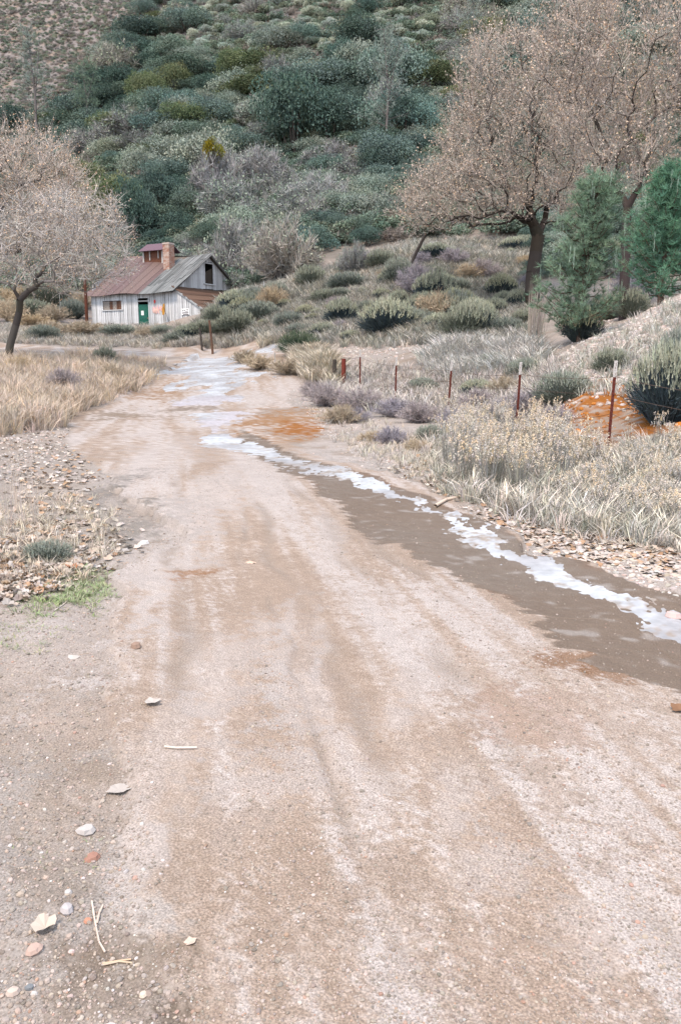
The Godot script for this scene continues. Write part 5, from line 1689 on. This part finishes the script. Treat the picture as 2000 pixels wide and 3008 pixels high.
func build_grass() -> void:
	var straw := [Color(0.54, 0.455, 0.37), Color(0.48, 0.41, 0.345), Color(0.39, 0.34, 0.295), Color(0.58, 0.49, 0.39), Color(0.50, 0.40, 0.29)]
	var greyish := [Color(0.48, 0.455, 0.42), Color(0.40, 0.38, 0.355), Color(0.55, 0.52, 0.475), Color(0.30, 0.29, 0.27)]
	var tall := [grass_tuft(301, 34, 1.0, 0.6, 0.011, straw), grass_tuft(302, 34, 1.0, 0.7, 0.011, straw), grass_tuft(303, 26, 1.0, 0.9, 0.012, straw)]
	var fine := [grass_tuft(311, 22, 1.0, 0.8, 0.022, greyish), grass_tuft(312, 22, 1.0, 1.0, 0.02, greyish), grass_tuft(313, 16, 1.0, 1.2, 0.018, greyish)]
	var soft := [grass_tuft(321, 26, 1.0, 0.8, 0.02, greyish), grass_tuft(322, 24, 1.0, 0.9, 0.022, greyish)]
	var green := [grass_tuft(331, 26, 1.0, 1.4, 0.05, [Color(0.18, 0.235, 0.115), Color(0.24, 0.275, 0.16), Color(0.36, 0.345, 0.25)])]
	var W := [Color(1, 1, 1), Color(0.9, 0.9, 0.92), Color(1.0, 0.95, 0.86)]
	grass("straw_grass", [[-60, 1062], [330, 1052], [490, 1072], [440, 1120], [330, 1176], [215, 1212], [175, 1262], [-60, 1290]], 3400, tall, 0.25, 0.68, [Color(1, 1, 1.02), Color(0.82, 0.83, 0.88), Color(1.0, 0.95, 0.88), Color(1.05, 1.03, 1.03)], "tall blond grass filling the left side of the track", 401)
	grass("bank_grass", [[-40, 962], [280, 962], [600, 965], [720, 1000], [650, 1030], [420, 1020], [-40, 1006]], 2600, soft, 0.3, 0.55, [Color(1.0, 0.95, 0.86), Color(0.95, 0.92, 0.88), Color(0.8, 0.8, 0.8)], "grey tan grass on the bank below the house", 402)
	grass("track_side_grass", [[640, 1048], [760, 1010], [960, 1050], [985, 1120], [860, 1110], [720, 1088]], 1200, soft, 0.4, 0.7, [Color(1.15, 1.05, 0.9), Color(1.0, 0.95, 0.86)], "tan grass at the right of the icy bend", 403)
	grass("slope_grass", [[560, 960], [650, 880], [950, 790], [1250, 700], [1560, 720], [1560, 1012], [720, 1012]], 11000, soft, 0.3, 0.68, [Color(0.95, 0.94, 0.9), Color(0.72, 0.74, 0.72), Color(1.1, 1.06, 0.98), Color(0.6, 0.64, 0.6)], "pale dry grass covering the slope", 404)
	grass("silver_grass", [[1240, 1075], [1330, 1020], [1560, 1005], [1580, 1075], [1300, 1120]], 1300, soft, 0.5, 0.8, [Color(1.15, 1.15, 1.15), Color(1.0, 1.02, 1.05)], "silvery standing grass beyond the fence", 405)
	grass("hollow_grass", [[940, 1090], [1250, 1090], [1650, 1070], [1620, 1220], [1300, 1240], [980, 1190]], 2200, fine, 0.25, 0.5, [Color(1.0, 0.97, 0.95), Color(0.85, 0.83, 0.86)], "grey grass in the hollow behind the fence", 406)
	grass("verge_grass", [[1240, 1310], [1330, 1250], [1620, 1270], [1800, 1340], [2010, 1290], [2010, 1610], [1800, 1580], [1500, 1520], [1290, 1430]], 2000, fine, 0.10, 0.3, [Color(1.05, 1.03, 1.0), Color(0.85, 0.86, 0.86), Color(0.62, 0.66, 0.6), Color(1.2, 1.15, 1.08)], "short grey dry grass on the right verge", 407)
	grass("shoulder_grass", [[900, 1200], [1080, 1225], [1280, 1300], [1300, 1430], [1180, 1400], [1000, 1310]], 420, fine, 0.06, 0.2, [Color(1, 0.97, 0.92), Color(0.85, 0.82, 0.8), Color(1.15, 1.05, 0.92)], "sparse dry grass on the shoulder between ice and fence", 413)
	grass("mound_grass", [[1640, 1060], [2010, 850], [2010, 1200], [1650, 1180]], 500, fine, 0.15, 0.35, [Color(1, 1, 1), Color(0.8, 0.85, 0.8)], "sparse grass on the gravel mound", 408)
	grass("green_grass", [[110, 1720], [200, 1670], [330, 1690], [310, 1740], [230, 1790], [140, 1790]], 300, green, 0.03, 0.07, [Color(1, 1, 1), Color(0.9, 1.05, 0.85)], "short green grass in the leaf litter left of the track", 409)
	grass("green_sprigs", [[0, 1830], [130, 1850], [60, 1920], [0, 1920]], 90, green, 0.02, 0.05, W, "green sprigs on the bare left verge", 410)
	grass("green_sprigs", [[105, 2470], [180, 2440], [160, 2500], [100, 2500]], 24, green, 0.02, 0.04, W, "tiny green tuft among pebbles left of the track", 411)
	grass("litter_grass", [[0, 1480], [260, 1440], [330, 1600], [250, 1700], [0, 1700]], 420, fine, 0.05, 0.13, [Color(1.1, 1.0, 0.9), Color(1.0, 0.95, 0.85)], "dry grass wisps in the left leaf litter", 412)

func build_litter() -> void:
	# pebbles on the track
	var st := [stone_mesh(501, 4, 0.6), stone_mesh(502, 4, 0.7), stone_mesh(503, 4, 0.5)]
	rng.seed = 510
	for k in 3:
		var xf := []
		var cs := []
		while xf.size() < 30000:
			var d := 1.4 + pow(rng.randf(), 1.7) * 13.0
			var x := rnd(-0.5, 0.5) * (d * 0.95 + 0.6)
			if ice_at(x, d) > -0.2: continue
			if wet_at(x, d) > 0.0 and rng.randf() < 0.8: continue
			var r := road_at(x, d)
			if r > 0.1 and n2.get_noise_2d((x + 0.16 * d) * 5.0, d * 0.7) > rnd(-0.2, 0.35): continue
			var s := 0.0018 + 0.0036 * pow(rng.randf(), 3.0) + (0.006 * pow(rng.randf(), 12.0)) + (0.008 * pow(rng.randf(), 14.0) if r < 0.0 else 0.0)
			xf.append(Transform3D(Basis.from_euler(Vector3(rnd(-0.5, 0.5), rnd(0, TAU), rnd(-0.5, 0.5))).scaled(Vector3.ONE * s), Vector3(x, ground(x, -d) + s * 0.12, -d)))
			var c := Color(0.35, 0.29, 0.25).lerp(Color(0.18, 0.155, 0.135), rng.randf())  # pebble colour, darkened to paint in their small shadow specks
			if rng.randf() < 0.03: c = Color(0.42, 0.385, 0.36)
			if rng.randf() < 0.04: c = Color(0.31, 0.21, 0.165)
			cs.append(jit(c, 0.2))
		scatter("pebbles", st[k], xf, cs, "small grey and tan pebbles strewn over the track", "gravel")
	# gravel on the shoulders, along the ice and on the mound
	var polys := [[[[980, 1225], [1080, 1230], [1260, 1300], [1300, 1420], [1180, 1420], [1040, 1340], [980, 1270]], 2200, 0.006, 0.028], [[[0, 1300], [240, 1240], [330, 1400], [340, 1700], [330, 2400], [450, 3008], [0, 3008]], 260, 0.003, 0.012], [[[1000, 1420], [1280, 1420], [1500, 1530], [2000, 1640], [2000, 1800], [1500, 1600], [1200, 1440], [900, 1340]], 1300, 0.012, 0.035], [[[700, 1120], [950, 1130], [1000, 1260], [960, 1290], [900, 1190], [800, 1180]], 800, 0.012, 0.04], [[[1560, 1060], [1750, 965], [2010, 835], [2010, 1260], [1840, 1200], [1650, 1210]], 4200, 0.03, 0.085], [[[330, 1190], [460, 1110], [440, 1080], [340, 1120]], 400, 0.02, 0.06], [[[650, 1020], [1250, 1010], [1500, 1010], [1500, 1040], [1000, 1050]], 900, 0.04, 0.09], [[[0, 1260], [200, 1250], [240, 1330], [0, 1420]], 500, 0.012, 0.035]]
	for q in polys.size():
		var pts := zone(polys[q][0], polys[q][1], 520 + q, q != 1)
		var xf := []
		var cs := []
		for p in pts:
			var on := false
			for e in spots:
				if e[4] == ORANGE and pow((p.x - e[0]) / e[2], 2.0) + pow((-p.z - e[1]) / e[3], 2.0) < 1.0: on = true
			if on and rng.randf() < 0.88: continue
			var s := lerpf(polys[q][2], polys[q][3], pow(rng.randf(), 2.5))
			xf.append(Transform3D(Basis.from_euler(Vector3(rnd(-0.4, 0.4), rnd(0, TAU), rnd(-0.4, 0.4))).scaled(Vector3.ONE * s), p - Vector3(0, s * 0.12, 0)))
			cs.append(jit([Color(0.38, 0.34, 0.315), Color(0.33, 0.285, 0.26), Color(0.43, 0.395, 0.375), Color(0.40, 0.31, 0.275), Color(0.38, 0.34, 0.31)][rng.randi() % 5], 0.2))
		scatter("gravel", st[q % 3], xf, cs, ["pale stones on the shoulder between ice and fence", "grey gravel on the left verge", "pale gravel along the icy trickle", "pale stones beside the icy bend", "pale broken stones covering the gravel mound", "stones at the edge of the blond grass", "stones along the bench below the slope", "pale stones at the grass edge"][q], "gravel")
	# crumbled orange earth on the pile
	var ox := []
	var oc := []
	while ox.size() < 900:
		var e := ball() * 1.5
		var x := pile.x + e.x + (1.4 if rng.randf() < 0.35 else 0.0)
		var d := pile.y + e.z * 1.2
		var s := 0.008 + 0.05 * pow(rng.randf(), 3.0)
		ox.append(Transform3D(Basis.from_euler(Vector3(rnd(-1, 1), rnd(0, TAU), rnd(-1, 1))).scaled(Vector3.ONE * s), Vector3(x, ground(x, -d), -d)))
		oc.append(jit([ORANGE, ORANGE, Color(0.26, 0.12, 0.05), Color(0.4, 0.34, 0.3)][rng.randi() % 4], 0.25))
	scatter("orange_rubble", st[1], ox, oc, "crumbled orange earth beside the fence", "rubble")
	# fallen leaves
	var lm := [leaf_mesh(601, 0.5), leaf_mesh(602, 1.0), leaf_mesh(603, -0.5), leaf_mesh(604, 0.2)]
	var brown := [Color(0.42, 0.38, 0.36), Color(0.33, 0.28, 0.25), Color(0.44, 0.36, 0.30), Color(0.48, 0.42, 0.37), Color(0.36, 0.25, 0.17), Color(0.40, 0.33, 0.275), Color(0.31, 0.2, 0.13), Color(0.46, 0.41, 0.37)]
	var lp := [[[[0, 1440], [200, 1380], [280, 1500], [380, 1570], [350, 1660], [250, 1690], [0, 1760]], 620, "brown and cream leaf litter left of the track"], [[[0, 1600], [230, 1640], [100, 1760], [0, 1780]], 420, "thick leaf litter by the green weed"], [[[1450, 1530], [1700, 1560], [2000, 1630], [2000, 1700], [1750, 1640], [1500, 1570]], 600, "brown leaf litter along the right verge"], [[[1280, 1440], [1500, 1470], [2000, 1560], [2000, 1640], [1400, 1540]], 420, "scattered dry leaves among the right weeds"], [[[0, 1260], [220, 1260], [300, 1420], [0, 1440]], 400, "dry leaves at the edge of the blond grass"], [[[1100, 1390], [1290, 1330], [1360, 1450], [1300, 1500]], 120, "dry leaves under the flowering weeds"]]
	for q in lp.size():
		var pts := zone(lp[q][0], lp[q][1], 640 + q)
		var xf := []
		var cs := []
		for p in pts:
			var s := rnd(0.035, 0.075)
			xf.append(Transform3D(Basis.from_euler(Vector3(rnd(-0.5, 0.5), rnd(0, TAU), rnd(-0.5, 0.5))).scaled(Vector3.ONE * s), p + Vector3(0, 0.012, 0)))
			cs.append(jit(brown[rng.randi() % brown.size()], 0.15))
		scatter("leaf_litter", lm[q % 4], xf, cs, lp[q][2], "leaves")
	# single leaves, stones and twigs that can be picked out
	rng.seed = 660
	var one := func(px: float, py: float, size: float, m: Mesh, col: Color, called: String, label: String, category: String, group := "", lift := 0.4) -> void:
		var p := hit(px, py)
		var mat: StandardMaterial3D = (mats.plant if category == "leaf" else mats.stone).duplicate()
		mat.albedo_color = col.linear_to_srgb()
		var o := part(called, m, self, mat)
		o.position = p + Vector3(0, size * lift * 0.3, 0)
		o.rotation = Vector3(rnd(-0.12, 0.12), rnd(0, TAU), rnd(-0.12, 0.12))
		o.scale = Vector3.ONE * size
		tag(o, label, category, group)
	one.call(132, 2712, 0.062, lm[1], Color(0.46, 0.395, 0.34), "fallen_leaf", "large pale curled leaf on the gravelly left verge", "leaf")
	one.call(215, 1942, 0.10, lm[2], Color(0.43, 0.39, 0.36), "fallen_leaf", "long pale leaf lying by the small brown stone", "leaf")
	one.call(450, 2092, 0.07, lm[0], Color(0.42, 0.385, 0.355), "fallen_leaf", "flat cream leaf on the pale edge of the track", "leaf")
	one.call(350, 2320, 0.075, lm[3], Color(0.40, 0.36, 0.33), "fallen_leaf", "broad cream leaf at the lip of the track", "leaf")
	one.call(740, 1655, 0.09, lm[2], Color(0.50, 0.38, 0.3), "fallen_leaf", "lone tan leaf in the middle of the track", "leaf")
	one.call(210, 1668, 0.10, lm[1], Color(0.34, 0.13, 0.05), "fallen_leaf", "dark orange leaf above the green grass", "leaf")
	one.call(1990, 2115, 0.07, lm[0], Color(0.2, 0.115, 0.07), "fallen_leaf", "rust brown leaf at the wet edge of the track", "leaf")
	one.call(560, 2760, 0.03, lm[3], Color(0.52, 0.40, 0.33), "fallen_leaf", "small tan leaf flat on the track near the twigs", "leaf")
	one.call(402, 1922, 0.038, st[1], Color(0.23, 0.16, 0.125), "brown_stone", "angular brown stone on the left edge of the track", "stone")
	one.call(270, 2505, 0.03, st[2], Color(0.27, 0.15, 0.115), "red_stone", "flat red stone chip on the left verge", "stone")
	one.call(257, 2684, 0.014, st[0], Color(0.38, 0.19, 0.13), "red_stone", "small red pebble beside the forked twig", "stone")
	one.call(100, 2768, 0.026, st[2], Color(0.36, 0.265, 0.225), "red_stone", "flat pinkish stone below the pale curled leaf", "stone")
	one.call(195, 2658, 0.026, st[1], Color(0.36, 0.335, 0.335), "pale_stone", "upright pale lilac stone above the curled leaf", "stone")
	one.call(252, 2427, 0.035, st[2], Color(0.37, 0.345, 0.33), "pale_stone", "flat white stone by the lip of the track", "stone")
	one.call(320, 2998, 0.026, st[0], Color(0.44, 0.4, 0.38), "pale_stone", "rounded pale stone at the dark grassy lip", "stone")
	one.call(36, 2875, 0.02, st[1], Color(0.42, 0.345, 0.30), "pale_stone", "peach coloured stone beside the dark pebbles", "stone")
	one.call(85, 2862, 0.014, st[0], Color(0.15, 0.16, 0.17), "dark_stone", "dark slate pebble beside the peach coloured stone", "stone")
	one.call(420, 2892, 0.014, st[0], Color(0.47, 0.40, 0.33), "pale_stone", "small round cream stone by the broken lip", "stone")
	one.call(585, 2950, 0.012, st[1], Color(0.26, 0.2, 0.16), "dark_stone", "brown pebble alone on the smooth track", "stone")
	one.call(425, 1587, 0.05, st[1], Color(0.52, 0.5, 0.485), "pale_stone", "white stone on the grey dirt lobe", "stone")
	one.call(200, 2610, 0.016, st[0], Color(0.38, 0.355, 0.34), "pale_stone", "small white stone above the lilac stone", "stone")
	one.call(1975, 1815, 0.06, st[0], Color(0.45, 0.33, 0.31), "red_stone", "pinkish stone beside the ice at the gravel edge", "stone")
	var twig := func(pts: Array, r: float, col: Color, called: String, label: String) -> void:
		var p0 := hit(pts[0][0], pts[0][1])
		var m := MB.new()
		for k in pts.size() - 1:
			if pts[k].size() > 2: continue
			var a := hit(pts[k][0], pts[k][1]) - p0 + Vector3(0, r + 0.003, 0)
			var b := hit(pts[k + 1][0], pts[k + 1][1]) - p0 + Vector3(0, r + 0.003, 0)
			m.tube(a, b, r, r * 0.85, 6, jit(col, 0.12))
		var o := part(called, m.mesh(mats.bark), self)
		o.position = p0
		tag(o, label, "twig")
	twig.call([[308, 2760], [290, 2735], [282, 2700], [276, 2670], [270, 2632, 1], [284, 2690], [292, 2660], [302, 2640, 1], [283, 2688], [294, 2652]], 0.0035, Color(0.49, 0.41, 0.345), "forked_twig", "pale forked twig lying on the left verge")
	twig.call([[300, 2792], [345, 2790], [385, 2788]], 0.003, Color(0.42, 0.31, 0.22), "straight_twig", "short straight twig below the forked twig")
	twig.call([[302, 2796], [350, 2792], [388, 2796]], 0.0025, Color(0.46, 0.36, 0.27), "straight_twig", "thin straight twig beside the other short twig")
	twig.call([[485, 2216], [520, 2218], [580, 2216]], 0.005, Color(0.55, 0.47, 0.41), "bark_sliver", "pale bark sliver lying across the track")
	twig.call([[1278, 1490], [1310, 1476], [1345, 1468], [1368, 1462]], 0.02, Color(0.55, 0.44, 0.36), "fallen_branch", "pale fallen branch beside the ice and weeds")
	twig.call([[160, 1795], [185, 1780], [200, 1770]], 0.004, Color(0.5, 0.44, 0.38), "straight_twig", "pale twig in the green grass")
	# crumpled white sheet and debris on the orange dirt
	rng.seed = 670
	var sh := MB.new()
	var so := hit(1690, 1290)
	for i in 14:
		for j in 5:
			var q := []
			for e in [[0, 0], [0, 1], [1, 1], [1, 0]]:
				var x: float = (i + e[0] - 7) * 0.045
				var z: float = (j + e[1] - 2.5) * 0.05 + x * 0.5
				q.append(Vector3(x, 0.06 + 0.05 * n1.get_noise_2d(x * 60.0, z * 60.0) - absf(x) * 0.05, z))
			sh.quad(q[0], q[3], q[2], q[1], Color(0.72, 0.72, 0.74))
	var shn := part("crumpled_sheet", sh.mesh(mats.plain), self)
	shn.position = so
	tag(shn, "crumpled white sheet lying on the orange dirt by the fence", "debris")
	for q in [[1744, 1292, 0.09], [1695, 1272, 0.07], [1995, 1250, 0.08]]:
		one.call(q[0], q[1], q[2], st[1], Color(0.5, 0.17, 0.03), "orange_clod", "orange clod of earth near the white crumpled sheet" if q[0] < 1900 else "orange clod under the large dark brush", "clod", "orange clods" if q[0] < 1900 else "")
